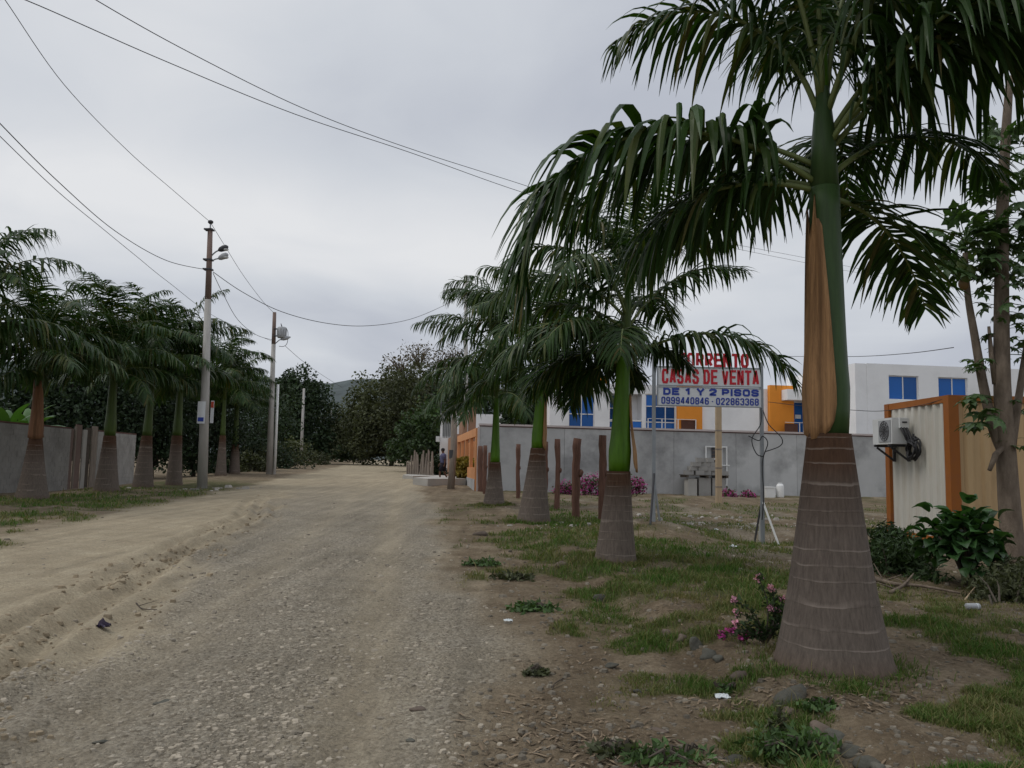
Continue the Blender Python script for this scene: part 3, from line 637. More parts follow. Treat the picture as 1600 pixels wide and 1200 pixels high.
palm('pale grey bottle palm second from the wooden posts, a tan strip down its shaft', b3, h3, .42, .175, 1.95, [
    (178, 44, 2.9, 100, {}), (160, 66, 2.7, 100, {}), (3, 46, 2.8, 95, {}), (-8, 24, 2.4, 95, {}), (30, 68, 2.6, 90, {}), (170, 82, 2.6, 95, {}),
    (195, 22, 2.7, 90, {}), (100, 80, 2.7, 75, {}), (-80, 66, 2.5, 105, {}), (-120, 38, 2.6, 100, {}), (-40, 38, 2.6, 100, {}), (-100, 4, 2.0, 75, dict(ll=.75)),
    (80, 45, 2.6, 95, {}), (60, 18, 2.4, 85, {}), (130, 24, 2.6, 90, {}), (215, 55, 2.6, 105, {}), (-20, 2, 2.1, 70, dict(ll=.75)), (160, 4, 2.3, 70, dict(ll=.75)), (10, 80, 2.6, 85, {}), (182, 60, 2.9, 90, {}),
], seed=8, lean=(.045, 0), bulge=.95, rtop=.62, sheath=(-60, 30, 0, .8, .015), nring=11, pair=50, ll=.9, lw=.06, hi=True, spread=1.0)
b4, h4 = foot(772, 789, 721)
palm('smallest palm at the far end of the right row, its trunk among the wooden posts', b4, h4, .37, .18, 2.1, [
    (140, 88, 3.5, 100, dict(p=2.2)), (178, 86, 3.4, 125, dict(p=2.2)), (15, 86, 3.3, 110, dict(p=2.2)), (-60, 86, 3.2, 105, dict(p=2.2)), (165, 80, 3.3, 110, dict(p=2.0)), (190, 84, 3.2, 135, dict(p=2.0)),
    (180, 54, 3.3, 75, dict(p=1.6)), (186, 30, 3.1, 95, {}), (160, 40, 3.0, 100, {}), (205, 16, 2.8, 85, {}), (195, 66, 3.0, 95, {}),
    (0, 45, 2.9, 100, {}), (-20, 24, 2.6, 95, {}), (40, 50, 2.8, 95, {}), (-90, 50, 2.8, 110, {}), (-130, 30, 2.8, 100, {}), (90, 50, 2.8, 100, {}), (70, 15, 2.5, 85, {}), (140, 14, 2.6, 85, {}),
    (-60, 8, 2.3, 75, dict(ll=.75)), (-120, 4, 2.3, 70, dict(ll=.75)), (175, 2, 2.4, 65, dict(ll=.75)),
], seed=12, bulge=.85, nring=8, pair=54, ll=.9, lw=.06, spread=1.7)
LP = [
    (50, 779, 683, .48, .19, 1.75, 'palm with a brown upper stem nearest us in the left row, before the block wall', True),
    (166, 768, 680, .47, .21, 1.9, 'broad-footed palm standing right beside the weathered board gate', False),
    (223, 761, 680, .46, .21, 2.0, 'palm in front of the far end of the block wall', False),
    (272, 758, 680, .38, .215, 1.9, 'palm standing just left of the street light pole with posters', False),
    (345, 743, 680, .34, .18, 2.1, 'slim palm just right of the street light pole with posters', False),
    (366, 740, 694, .38, .24, 2.3, 'short-trunked palm at the far end of the left row', False),
]
for i, (px, py, tp_, rb, rn, Hs, lab, brown) in enumerate(LP):
    b, hh = foot(px, py, tp_); gg = random.Random(i + 70)
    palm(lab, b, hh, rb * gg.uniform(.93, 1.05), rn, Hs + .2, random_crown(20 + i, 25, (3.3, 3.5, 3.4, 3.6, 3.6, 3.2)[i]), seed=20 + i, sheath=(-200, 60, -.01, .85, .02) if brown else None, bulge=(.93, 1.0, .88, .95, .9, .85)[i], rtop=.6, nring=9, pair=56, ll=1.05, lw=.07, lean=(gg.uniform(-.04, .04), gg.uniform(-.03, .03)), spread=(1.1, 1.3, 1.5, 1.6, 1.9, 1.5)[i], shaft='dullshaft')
bx = gY(-95, 20.5)
palm('palm at the left edge, only its feathery fronds reaching into view above the block wall', bx, 1.95, .5, .22, 2.2, random_crown(33, 18, 3.4) + [(5, 60, 3.6, 85, {}), (15, 28, 3.4, 75, {}), (-10, 72, 3.7, 90, {})], seed=33, bulge=1.0, rtop=.6, nring=10, pair=50, ll=1.0, lw=.065, spread=1.3)

# ------------------------------------------------------------------ leafy trees
def leaf_mesh(name, parent, m_, lobes, n, size, seed, elong=1.6, shell=.55, org=None):
    g = np.random.default_rng(seed); L_ = np.array(lobes, float)
    vol = (L_[:, 3] * L_[:, 4] * L_[:, 5]) ** .75; idx = g.choice(len(L_), n, p=vol / vol.sum())
    d = g.normal(size=(n, 3)); d /= np.linalg.norm(d, axis=1)[:, None]
    rad = (1 - shell * g.random(n) ** 1.5)
    # leaves gather in sprays, leaving gaps
    ph = g.uniform(0, 6, 3)
    lump = .16 * (np.sin(d[:, 0] * 7 + idx + ph[0]) + np.sin(d[:, 1] * 8 + idx * 2 + ph[1]) + np.sin(d[:, 2] * 7 + ph[2]))
    C = L_[idx, :3] + d * (rad * (1 + lump))[:, None] * L_[idx, 3:6]
    a = g.normal(size=(n, 3)) + d * .6; a /= np.linalg.norm(a, axis=1)[:, None]
    b = np.cross(a, g.normal(size=(n, 3)) + np.array([0, 0, .8])); b /= np.linalg.norm(b, axis=1)[:, None] + 1e-9
    s = (size * g.uniform(.6, 1.35, n))[:, None]
    V = np.stack([C - a * s * elong * .5, C + b * s * .5, C + a * s * elong * .5, C - b * s * .5], 1).reshape(-1, 3)
    q = np.arange(n * 4).reshape(-1, 4)
    tone = np.repeat(g.uniform(.6, 1.5, n) * (1 + .25 * np.sin(idx * 1.7)), 4)
    return npmesh(name, V, q, m_, parent, False, None, {'tone': ('FLOAT', tone)})
def tree(name, label, base, lobes, m_, n, size, seed, cat='tree', group=None, trunk_r=.25, bark='darkbark', twigs=0, shell=.55):
    t = thing(name, label, cat, base, group); b = Vector(base); g = random.Random(seed)
    zc = min(l[2] - l[5] * .4 for l in lobes); mb = MB()
    fork = Vector((b.x, b.y, b.z + max(.3, (zc - b.z) * .6)))
    mb.tube([b - Vector((0, 0, .1)), b + (fork - b) * .5 + Vector((g.uniform(-.1, .1), 0, 0)), fork], [trunk_r * 1.25, trunk_r, trunk_r * .85], 8)
    for l in lobes:
        e = Vector(l[:3]); mid = fork.lerp(e, .5) + Vector((g.uniform(-.2, .2), g.uniform(-.2, .2), -.1 * l[5]))
        mb.tube([fork, mid, e], [trunk_r * .6, trunk_r * .4, trunk_r * .15], 6)
        for k in range(twigs):
            d = Vector((g.uniform(-1, 1), g.uniform(-1, 1), g.uniform(-.2, 1))).normalized()
            tip = e + Vector((d.x * l[3], d.y * l[4], d.z * l[5])) * g.uniform(.7, 1.05)
            mb.tube([e.lerp(mid, .3), e.lerp(tip, .5) + Vector((0, 0, .15)), tip], [trunk_r * .2, trunk_r * .12, .015], 4)
    mb.build('trunk', M[bark], t, True)
    leaf_mesh('crown', t, m_, lobes, n, size, seed, shell=shell)
    return t
def lobes_px(L_, Y0):
    """crown lobes given as picture column, line, distance and metric radii"""
    out = []
    for px, py, Y, rx, ry, rz in L_:
        p = at(px, py, Y); out.append((p.x, p.y, p.z, rx, ry, rz))
    return out
# far end of the road
tree('dark_round_tree', 'dark rounded tree at the left end of the road behind the bare poles', gY(455, 100), lobes_px([(445, 640, 101, 3.2, 3, 4.0), (470, 620, 100, 3.0, 3, 3.4), (492, 655, 99, 2.4, 2.4, 4.2), (440, 690, 100, 3.2, 2.5, 3), (480, 690, 99, 3.4, 2.5, 2.6), (452, 600, 101, 1.5, 1.5, 1.6)], 100), M['darkleaf'], 17000, .25, 41, shell=.4)
tree('spreading_tree', 'broad olive-green tree filling the end of the road on the right', gY(610, 100), lobes_px([(568, 655, 104, 2.6, 3, 3.8), (600, 640, 101, 4.0, 3.5, 4.5), (645, 635, 97, 4, 3.5, 5), (620, 680, 99, 4, 3, 3.4), (575, 690, 100, 3.2, 3, 3), (670, 665, 95, 3.4, 3, 4)], 100), M['oliveleaf'], 26000, .25, 42, shell=.45)
tree('sparse_tree', 'tall sparse tree with half-bare twigs rising above the olive-green tree', gY(655, 108), lobes_px([(622, 575, 108, 2.6, 2.6, 2.2), (655, 560, 108, 2.8, 2.6, 2.6), (690, 570, 107, 2.6, 2.4, 2.6), (640, 605, 108, 3.2, 2.6, 2), (680, 605, 107, 3.2, 2.6, 2.2), (605, 600, 109, 1.6, 1.8, 1.4), (715, 560, 107, 2.2, 2, 2.2)], 108), M['dryleaf'], 3400, .20, 43, twigs=26, shell=.75, bark='bark', trunk_r=.3)
tree('green_bush_tree', 'fresh green bushy tree behind the picket fence', gY(655, 70), lobes_px([(650, 680, 70, 2.0, 1.6, 2.0), (675, 665, 69, 1.8, 1.6, 2.4), (630, 700, 71, 1.4, 1.4, 1.2), (668, 700, 68, 1.6, 1.5, 1.4)], 70), M['leaf'], 6000, .2, 44, shell=.5)
tree('distant_tree', 'smaller dark tree in the gap at the road end, below the hill', gY(532, 125), lobes_px([(520, 668, 125, 2.6, 2, 3.2), (543, 664, 126, 2.6, 2, 3.4), (532, 694, 124, 3.4, 2, 2.4), (555, 690, 124, 3, 2, 2.6), (510, 700, 122, 2.4, 2, 1.8)], 125), M['oliveleaf'], 9000, .26, 48, shell=.4)
tree('low_bush', 'low bright green bush across the far end of the road', gY(551, 105), lobes_px([(540, 708, 105, 1.7, 1.2, .9), (562, 711, 105, 1.2, 1.1, .6)], 105), M['leaf'], 1600, .2, 45, cat='bush', trunk_r=.06)
tree('dark_thicket_tree', 'dark tree standing behind the white house with the orange fence', gY(770, 78), lobes_px([(735, 610, 78, 2.6, 2, 3), (775, 605, 78, 2.8, 2, 3.2), (815, 620, 77, 2.6, 2, 2.6), (700, 630, 79, 2, 2, 2.4)], 78), M['darkleaf'], 7000, .26, 46, shell=.5)
tree('dark_garden_tree', 'dark garden tree at the left end of the white buildings', gY(822, 50), lobes_px([(820, 640, 50, 1.2, 1.0, 1.1), (838, 655, 50, .8, .8, .8), (800, 650, 50, .9, .9, .8)], 50), M['darkleaf'], 2600, .16, 47, shell=.6, trunk_r=.1)
# thick growth behind the left palms
BK = [(20, 640, 44, 'darkleaf'), (95, 600, 45, 'darkleaf'), (165, 600, 47, 'darkleaf'), (235, 610, 50, 'darkleaf'), (300, 620, 54, 'darkleaf'), (352, 640, 62, 'darkleaf'), (398, 660, 72, 'darkleaf')]
BL = ['dark tree behind the left end of the block wall, past the bananas', 'dark tree over the block wall before the board gate', 'dark tree rising behind the board gate', 'dark tree past the far end of the block wall',
      'dark tree in the shade left of the postered pole', 'dark tree between the slim palm and the transformer pole', 'dark tree hard by the foot of the transformer pole']
for i, (px, py, Y, m_) in enumerate(BK):
    w = Y / 44.0
    tree('backdrop_tree', BL[i], gY(px, Y), lobes_px([(px - 22, py + 6, Y, 2.0 * w, 1.6, 2.4), (px + 20, py - 8, Y + .5, 2.1 * w, 1.6, 2.6), (px - 5, py + 55, Y - .8, 2.2 * w, 1.4, 1.8), (px + 30, py + 62, Y, 1.8 * w, 1.4, 1.6), (px - 32, py + 85, Y - .6, 1.7, 1.3, 1.0), (px + 10, py + 100, Y - .8, 1.8, 1.2, .9)], Y), M[m_], 9500, .15, 50 + i, group='dark trees behind the left palms', shell=.55, trunk_r=.14)
tree('roadside_scrub', 'brownish scrub between the last left palms and the road', gY(395, 60), lobes_px([(385, 722, 60, 1.2, 1, .8), (402, 715, 62, 1.1, 1, .9), (375, 735, 58, .7, .7, .4), (410, 732, 60, .8, .8, .5)], 60), M['oliveleaf'], 2200, .14, 61, cat='bush', trunk_r=.05)
tree('pole_scrub', 'pale scrub to the right of the transformer pole', gY(447, 75), lobes_px([(440, 715, 74, 1.0, 1, 1.1), (458, 705, 80, 1.6, 1.2, 1.6), (480, 715, 84, 1.2, 1, 1.0), (500, 718, 95, 1.5, 1, .9)], 75), M['oliveleaf'], 2400, .16, 62, cat='bush', trunk_r=.05)
def banana(label, px, Y, seed, n=13):
    b = gY(px, Y); t = thing('banana_plant', label, 'banana plant', b, 'banana plants behind the block wall'); g = random.Random(seed)
    MB().tube([b, b + Vector((.05, 0, 1.2)), b + Vector((0, 0, 2.3))], [.16, .13, .08], 8).build('stem', M['shaft'], t, True)
    for i in range(n):
        az = i * 137 + g.uniform(-20, 20); el = 80 - 5 * i; L_ = g.uniform(1.6, 2.3); P = []; V = []
        p = b + Vector((0, 0, 2.2)); m = 9
        for k in range(m):
            s = k / (m - 1); e = R(el - 95 * s ** 1.4); d = Vector((math.cos(e) * math.cos(R(az)), math.cos(e) * math.sin(R(az)), math.sin(e)))
            w = .19 * (math.sin(min(1, s * 1.08 + .06) * math.pi) ** .6) * (0.15 if s < .12 else 1)
            sd_ = Vector((-math.sin(R(az)), math.cos(R(az)), 0)); dz = Vector((0, 0, -.25 * w))
            V += [p - sd_ * w + dz, p, p + sd_ * w + dz]; p = p + d * L_ / (m - 1)
        Fs = [(k * 3 + j, k * 3 + j + 1, k * 3 + 4 + j, k * 3 + 3 + j) for k in range(m - 1) for j in range(2)]
        npmesh('leaf', np.array([tuple(v) for v in V]), Fs, M['brightleaf'], t, True, None, {'tone': ('FLOAT', [g.uniform(.7, 1.3)] * len(V))})
banana('bright green banana plant at the left edge behind the block wall', 6, 33, 1)
banana('bright green banana plant nearer the brown-stemmed palm behind the block wall', 34, 34.5, 2)

# ------------------------------------------------------------------ facade helpers
RZ = math.atan(.13)                       # the walls across the road direction
def fac(px, py, o, rz):
    d = ray(px, py); n = Vector((math.sin(rz), -math.cos(rz), 0)); O = Vector(o)
    t = n.dot(O - Vector((0, 0, CAMZ))) / n.dot(d); P = Vector((0, 0, CAMZ)) + d * t
    return (P - O).dot(Vector((math.cos(rz), math.sin(rz), 0))), P.z
def facade(mb, x0, x1, z0, z1, holes, depth=.18, y=0.0):
    """front sheet with real openings; the reveals run back by depth"""
    xs = sorted({x0, x1, *[v for h in holes for v in (h[0], h[1])]}); zs = sorted({z0, z1, *[v for h in holes for v in (h[2], h[3])]})
    for i in range(len(xs) - 1):
        for j in range(len(zs) - 1):
            cx = (xs[i] + xs[i + 1]) / 2; cz = (zs[j] + zs[j + 1]) / 2
            if any(h[0] < cx < h[1] and h[2] < cz < h[3] for h in holes): continue
            mb.add([(xs[i], y, zs[j]), (xs[i + 1], y, zs[j]), (xs[i + 1], y, zs[j + 1]), (xs[i], y, zs[j + 1])], [(0, 1, 2, 3)])
    for h in holes:
        a, b, c, d = h[:4]; q = y + (h[4] if len(h) > 4 else depth)
        mb.add([(a, y, c), (b, y, c), (b, y, d), (a, y, d), (a, q, c), (b, q, c), (b, q, d), (a, q, d)], [(0, 4, 5, 1), (1, 5, 6, 2), (2, 6, 7, 3), (3, 7, 4, 0)])
def shell(mb, x0, x1, y1, z0, z1, y0=0.0):
    """sides, back and roof behind a facade"""
    mb.add([(x0, y0, z0), (x0, y1, z0), (x0, y1, z1), (x0, y0, z1)], [(0, 1, 2, 3)][:]); mb.add([(x1, y0, z0), (x1, y1, z0), (x1, y1, z1), (x1, y0, z1)], [(3, 2, 1, 0)])
    mb.add([(x0, y1, z0), (x1, y1, z0), (x1, y1, z1), (x0, y1, z1)], [(3, 2, 1, 0)])
def window(par, o, rz, r, depth, nx=2, nz=(), fw=.055):
    a, b, c, d = r; w = MB(o, rz); y = depth - .07
    w.b2((a, y, c), (a + fw, y + .05, d)); w.b2((b - fw, y, c), (b, y + .05, d)); w.b2((a + fw, y, d - fw), (b - fw, y + .05, d)); w.b2((a + fw, y, c), (b - fw, y + .05, c + fw))
    xs = [a + (b - a) * i / nx for i in range(nx + 1)]
    for x in xs[1:-1]: w.b2((x - fw / 2, y + .003, c + fw), (x + fw / 2, y + .047, d - fw))
    for z in nz: w.b2((a + fw, y + .006, z - fw / 2), (b - fw, y + .044, z + fw / 2))
    f = w.build('window', M['whitemetal'], par)
    zz = [c] + list(nz) + [d]
    for i in range(nx):
        for j in range(len(zz) - 1):
            MB(o, rz).b2((xs[i], depth - .035, zz[j]), (xs[i + 1], depth - .022, zz[j + 1])).build('pane', M['blueglass'], f)
    return f

# ------------------------------------------------------------------ grey compound wall across the picture
WO = Vector(gY(748, 36.0)); WO.z = 0
WTOP = 3.22
wl = thing('boundary_wall', 'long grey plastered wall with pale coping in front of the white buildings', 'wall', (WO.x, WO.y, .2))
xs = [0.0] + [fac(p, 700, WO, RZ)[0] for p in (882, 945, 1053, 1150, 1245, 1330)] + [22.0, 26.0, 30.0]
for i in range(len(xs) - 1):
    MB(WO, RZ).b2((xs[i] + .006, 0, -.25), (xs[i + 1] - .006, .2, WTOP)).build('plaster_panel', M['plaster'], wl)
MB(WO, RZ).b2((-.05, -.05, WTOP + .045), (30, .25, WTOP + .13)).build('coping', M['coping'], wl)
MB(WO, RZ).b2((-.02, -.02, WTOP + .002), (30, .22, WTOP + .043)).build('coping_edge', M['rustedge'], wl)
MB(WO, RZ).b2((-.10, -.04, -.2), (-.004, .2, WTOP - .02)).build('corner_edge', M['coping'], wl)

# ------------------------------------------------------------------ white building with balconies (behind the wall)
AO = Vector(at(858, 700, 47)); AO.z = .3
def ra(x0, y0, x1, y1, o=None, rz=RZ):
    o = AO if o is None else o
    a, d = fac(x0, y0, o, rz); b, _ = fac(x1, (y0 + y1) / 2, o, rz); _, c = fac((x0 + x1) / 2, y1, o, rz); _, d = fac((x0 + x1) / 2, y0, o, rz)
    return (a, b, c - o.z, d - o.z)
A = thing('white_building', 'long white building with orange blocks and tall blue windows behind the grey wall', 'building', AO)
ax1, _ = fac(1372, 640, AO, RZ); az1 = fac(900, 597.5, AO, RZ)[1] - AO.z
w1 = ra(889, 611, 929, 694); w2 = ra(953, 615, 1003, 694); w3 = ra(1009, 616, 1056, 694); d4 = ra(1237, 628, 1257, 694)
mb = MB(AO, RZ); facade(mb, 0, ax1, 0, az1, [w1, w2 + (1.1,), w3, d4], .16); shell(mb, 0, ax1, 7.5, 0, az1)
mb.add([(0, 0, az1), (ax1, 0, az1), (ax1, 7.5, az1), (0, 7.5, az1)], [(0, 1, 2, 3)]); mb.build('wall', M['white'], A)
zt = lambda py: fac(900, py, AO, RZ)[1] - AO.z
window(A, AO, RZ, w1, .16, 2, (zt(646.5),))
window(A, AO, RZ, w3, .16, 3, (zt(631), zt(656)))
# recessed balcony
m_ = w2[0] + (w2[1] - w2[0]) * .62
window(A, AO, RZ, (w2[0], m_, w2[2], w2[3]), 1.1, 1, (zt(634), zt(655)))
MB(AO, RZ).b2((m_ + .003, 1.02, w2[2]), (w2[1] - .003, 1.1, w2[3])).build('balcony_back_wall', M['white'], A)
MB(AO, RZ).b2((w2[0] + (w2[1] - w2[0]) * .52, .06, w2[2]), (w2[1] - .03, .075, zt(656))).build('balcony_glass', M['blueglass'], A)
MB(AO, RZ).b2((w2[0] + .01, .04, zt(655.5)), (w2[1] - .01, .10, zt(653.5))).build('balcony_rail', M['whitemetal'], A)
# orange blocks
o1 = ra(1057, 604, 1095, 694); MB(AO, RZ).b2((o1[0], -.25, o1[2]), (o1[1], -.003, o1[3])).build('orange_block', M['orange'], A)
r1 = ra(1062, 657, 1084, 694); MB(AO, RZ).b2((r1[0], -.33, r1[2]), (r1[1], -.253, r1[3])).build('balcony_panel', M['brownpanel'], A)
rr = MB(AO, RZ); q = ra(1009, 655, 1084, 694)
rr.b2((q[0], -.42, q[3] - .03), (q[1], -.37, q[3]))
for px in (1009.5, 1031, 1056, 1083.5):
    x = fac(px, 660, AO, RZ)[0]; rr.b2((x - .025, -.42, q[2]), (x + .025, -.375, q[3] - .033))
rr.build('balcony_railing', M['whitemetal'], A)
o2 = ra(1199, 603, 1236.5, 694); MB(AO, RZ).b2((o2[0], -.35, o2[2]), (o2[1], -.003, o2[3])).build('orange_block', M['orange'], A)
cn = ra(1217, 611, 1257, 627); MB(AO, RZ).b2((cn[0], -1.1, cn[2]), (cn[1], -.36, cn[3])).b2((o2[1] + .01, -.355, cn[2]), (cn[1], -.004, cn[3])).build('canopy', M['white'], A)
window(A, AO, RZ, d4, .14, 1, ())
sg = ra(1243, 648, 1252, 654); MB(AO, RZ).b2((sg[0], .05, sg[2]), (sg[1], .08, sg[3])).build('door_notice', M['panel'], A)
bp_ = ra(1217, 663, 1237, 694); MB(AO, RZ).b2((bp_[0], -.80, bp_[2]), (bp_[1], -.74, bp_[3])).build('balcony_panel', M['brownpanel'], A)
rr = MB(AO, RZ); q = ra(1217, 661, 1258, 694); rr.b2((q[0], -.86, q[3] - .03), (q[1], -.81, q[3]))
for px in (1239, 1247, 1257.5):
    x = fac(px, 670, AO, RZ)[0]; rr.b2((x - .02, -.86, q[2]), (x + .02, -.815, q[3] - .033))
rr.build('balcony_railing', M['whitemetal'], A)
ob = ra(917, 588.5, 954, 599); MB(AO, RZ).b2((ob[0], .9, az1 + .002), (ob[1], 2.6, ob[3] + .12)).build('roof_block', M['orange'], A)
nb = ra(873, 636, 882, 639); MB(AO, RZ).b2((nb[0], -.03, nb[2]), (nb[1], -.003, nb[3])).build('house_number_plate', M['steel'], A)
# second white building to the right
BO = Vector(at(1357, 700, 43.5)); BO.z = .3
B = thing('white_building', 'plain white two-storey building with two blue windows behind the shipping container', 'building', BO)
bz = fac(1430, 570.5, BO, RZ)[1] - BO.z
v1 = ra(1388.5, 587, 1435.5, 622, BO); v2 = ra(1466, 590, 1512, 622, BO)
v1 = (v1[0], v1[1], v1[3] - 1.35, v1[3]); v2 = (v2[0], v2[1], v1[2], v1[3])
mb = MB(BO, RZ); facade(mb, 0, 14, 0, bz, [v1, v2], .16); shell(mb, 0, 14, 8, 0, bz); mb.add([(0, 0, bz), (14, 0, bz), (14, 8, bz), (0, 8, bz)], [(0, 1, 2, 3)])
mb.build('wall', M['white'], B)
window(B, BO, RZ, v1, .16, 2); window(B, BO, RZ, v2, .16, 2)
q = fac(1336, 569, BO, RZ)
MB(BO, RZ).b2((q[0], .02, 0), (-.006, 8, bz - .02)).build('side_wing', M['white'], B)

# ------------------------------------------------------------------ white house with the orange fence, at the bend on the right
HO = Vector(at(686.5, 720, 60)); HO.z = .45
H = thing('white_house', 'white flat-roofed house with grilled window beyond the corner of the grey wall', 'house', HO)
hx1 = fac(842, 655, HO, 0)[0]; hz = fac(700, 646, HO, 0)[1] - HO.z
wn = ra(692, 656, 704.5, 682, HO, 0)
mb = MB(HO); facade(mb, 0, hx1, 0, hz, [wn], .15); shell(mb, 0, hx1, 8, 0, hz); mb.add([(0, 0, hz), (hx1, 0, hz), (hx1, 8, hz), (0, 8, hz)], [(0, 1, 2, 3)]); mb.build('wall', M['white'], H)
f = MB(HO).b2((wn[0], .10, wn[2]), (wn[1], .12, wn[3])).build('window', M['lampglass'], H)
g_ = MB(HO)
for i in range(5):
    x = wn[0] + (wn[1] - wn[0]) * (i + .5) / 5; g_.b2((x - .02, -.03, wn[2] - .1), (x + .02, -.003, wn[3] + .1))
g_.build('grille', M['darksteel'], f)
MB(HO).b2((-.28, -.3, 2.6), (-.01, .1, 3.0)).build('wall_box', M['acwhite'], H)
for i, px in enumerate((688, 752, 771, 787)):
    p = fac(px, 646, HO, 0)[0]; z0 = hz + .003
    MB(HO).tube([(p, .3, z0), (p + .03, .3, z0 + 1.2 + .3 * (i % 2))], .035, 5).build('roof_rod', M['darksteel'], H)
# roadside fence of that house: runs from the wall corner along the road
FD = math.atan2(1, -.13)
def fl(px): # length along the fence seen at picture column px
    k = (px - CX) / F; x0, y0 = WO.x, WO.y; d = Vector((math.cos(FD), math.sin(FD)))
    return (k * y0 - x0) / (d.x - k * d.y)
OF = thing('orange_fence', 'orange painted masonry fence with slots and a gateway before the white house', 'fence', (WO.x, WO.y, .3))
def fz(px, py):
    L_ = fl(px); Y = WO.y + L_ * math.sin(FD); return at(px, py, Y).z
la, lb = .15, fl(721); zb, zt_ = fz(735, 714), 3.15
n = 4
mbf = MB((WO.x, WO.y, 0), FD)
mbf.b2((la, 0, .2), (lb, .18, 1.35)).b2((la, 0, zt_ - .38), (lb, .18, zt_))
mbf.build('fence_wall', M['peach'], OF)
for i in range(n + 1):
    x = la + (lb - la - .35) * i / n
    MB((WO.x, WO.y, 0), FD).b2((x, .01, 1.353), (x + .35, .17, zt_ - .383)).build('slot_pillar', M['peach'], OF)
MB((WO.x, WO.y, 0), FD).b2((la + .1, -.5, .2), (lb, -.45, zt_ - .4)).build('backing_wall', M['peach'], OF)
MB((WO.x, WO.y, 0), FD).b2((la, .183, .2), (lb, .21, .85)).build('skirting', M['plaster'], OF)
g0, g1 = fl(705.5), fl(690)
MB((WO.x, WO.y, 0), FD).b2((lb + .05, 0, .2), (g0 - .02, .18, 3.3)).build('brick_wall', M['brick'], OF)
mbf = MB((WO.x, WO.y, 0), FD); mbf.b2((g0, -.1, .2), (g0 + .7, .3, 3.0)).b2((g1 - .7, -.1, .2), (g1, .3, 3.0)).b2((g0, -.12, 3.003), (g1, .32, 3.75)); mbf.build('gateway', M['peach'], OF)
MB((WO.x, WO.y, 0), FD).b2((g0 + .703, .1, .2), (g1 - .703, .14, 2.99)).build('gate', M['lamphead'], OF)
TO = Vector(at(722, 700, 50)); TO.z = .4
T = thing('brick_tower', 'bare brick block rising above the orange fence beside the leaning pole', 'building', TO)
tx = fac(744, 650, TO, RZ)[0]; tz = fac(733, 638.5, TO, RZ)[1] - TO.z
MB(TO, RZ).b2((0, 0, 0), (tx, 3.4, tz)).build('wall', M['brick'], T)
MB(TO, RZ).b2((.28, -.06, 1.5), (.34, -.004, tz + .02)).build('pipe', M['coping'], T)
MB(TO, RZ).b2((-.05, -.05, tz + .003), (tx + .05, 3.45, tz + .08)).build('cap', M['brick'], T)
# concrete apron in front of the fence
def slab(pix, th, name):
    P = [gp(*p) for p in pix]; zt = max(p.z for p in P) + th; n = len(P)
    v = [(p.x, p.y, zt) for p in P] + [(p.x, p.y, p.z - .3) for p in P]
    f = [tuple(range(n))] + [(i, n + i, n + (i + 1) % n, (i + 1) % n) for i in range(n)]
    if (Vector(v[1]) - Vector(v[0])).cross(Vector(v[2]) - Vector(v[1])).z < 0: f = [x[::-1] for x in f]
    return tag(npmesh(name, np.array([tuple(x) for x in v]), f, M['slab']), 'pale concrete slab at the gateway beside the road', kind='structure')
slab([(645, 757), (668, 759.5), (728, 758), (716, 750), (690, 747)], .16, 'pavement')
slab([(629, 748), (645, 748.5), (688, 747), (684, 744.5), (640, 745.5)], .14, 'pavement')
pb = gp(704, 764)
pt = thing('leaning_post', 'old grey timber post standing in front of the orange fence', 'post', pb)
tp = at(711, 633, pb.y + .3)
MB().tube([pb - Vector((0, 0, .2)), pb.lerp(tp, .45) + Vector((.05, 0, 0)), pb.lerp(tp, .8), tp], [.17, .15, .14, .03], 8).build('shaft', M['greywood'], pt, True)
MB().tube([pb.lerp(tp, .46) - Vector((0, 0, .4)), pb.lerp(tp, .46)], .165, 8).build('dark_band', M['darksteel'], pt)
# picket fence
P0, P1 = gp(637, 746), gp(676, 746)
pf = thing('picket_fence', 'rough fence of pale uneven stakes at the right of the road end', 'fence', (P0 + P1) / 2)
g = random.Random(4)
for i in range(15):
    p = P0.lerp(P1, i / 14.0); h = (1.05 if i < 2 else 1.55) * g.uniform(.88, 1.12); t_ = Vector((g.uniform(-.10, .12), 0, h))
    MB().tube([p - Vector((0, 0, .1)), p + t_ * .6, p + t_], [.075, .07, .045], 6).build('stake', M['greywood'], pf)
MB().tube([P0 + Vector((0, .09, .7)), P1 + Vector((0, .09, .8))], .03, 5).build('rail', M['greywood'], pf)

# ------------------------------------------------------------------ block wall and board gate on the left
def LW(y): return -17.9 - .13 * (y - 28)
def leftwall(y0, y1, label):
    a = Vector((LW(y0), y0, 0)); b = Vector((LW(y1), y1, 0)); Ln = (b - a).length; ang = math.atan2(b.y - a.y, b.x - a.x)
    zb = zg(a.x, a.y) - .1; n = int(round((2.66 - zb) / .2)); hb = (2.66 - zb) / n; nb = int(Ln / .4); lb_ = Ln / nb
    t = thing('block_wall', label, 'wall', (a.x, a.y, zb)); rr = random.Random(int(y0))
    MB(a, ang).b2((.01, -.02, zb), (Ln - .01, .12, 2.64)).build('mortar_core', M['block'], t)
    mb = MB(a, ang)
    for r_ in range(n):
        off = lb_ / 2 if r_ % 2 else 0
        for c in range(nb + 1):
            x0 = max(0, c * lb_ - off); x1 = min(Ln, (c + 1) * lb_ - off)
            if x1 - x0 < .06: continue
            e = rr.uniform(0, .008); mb.b2((x0 + .006, -.034 - e, zb + r_ * hb + .006), (x1 - .006, -.021, zb + (r_ + 1) * hb - .006))
    tag(mb.build('block', M['block'], t), kind='stuff')
    MB(a, ang).b2((0, -.045, 2.663), (Ln, .14, 2.72)).build('coping', M['rustedge'], t)
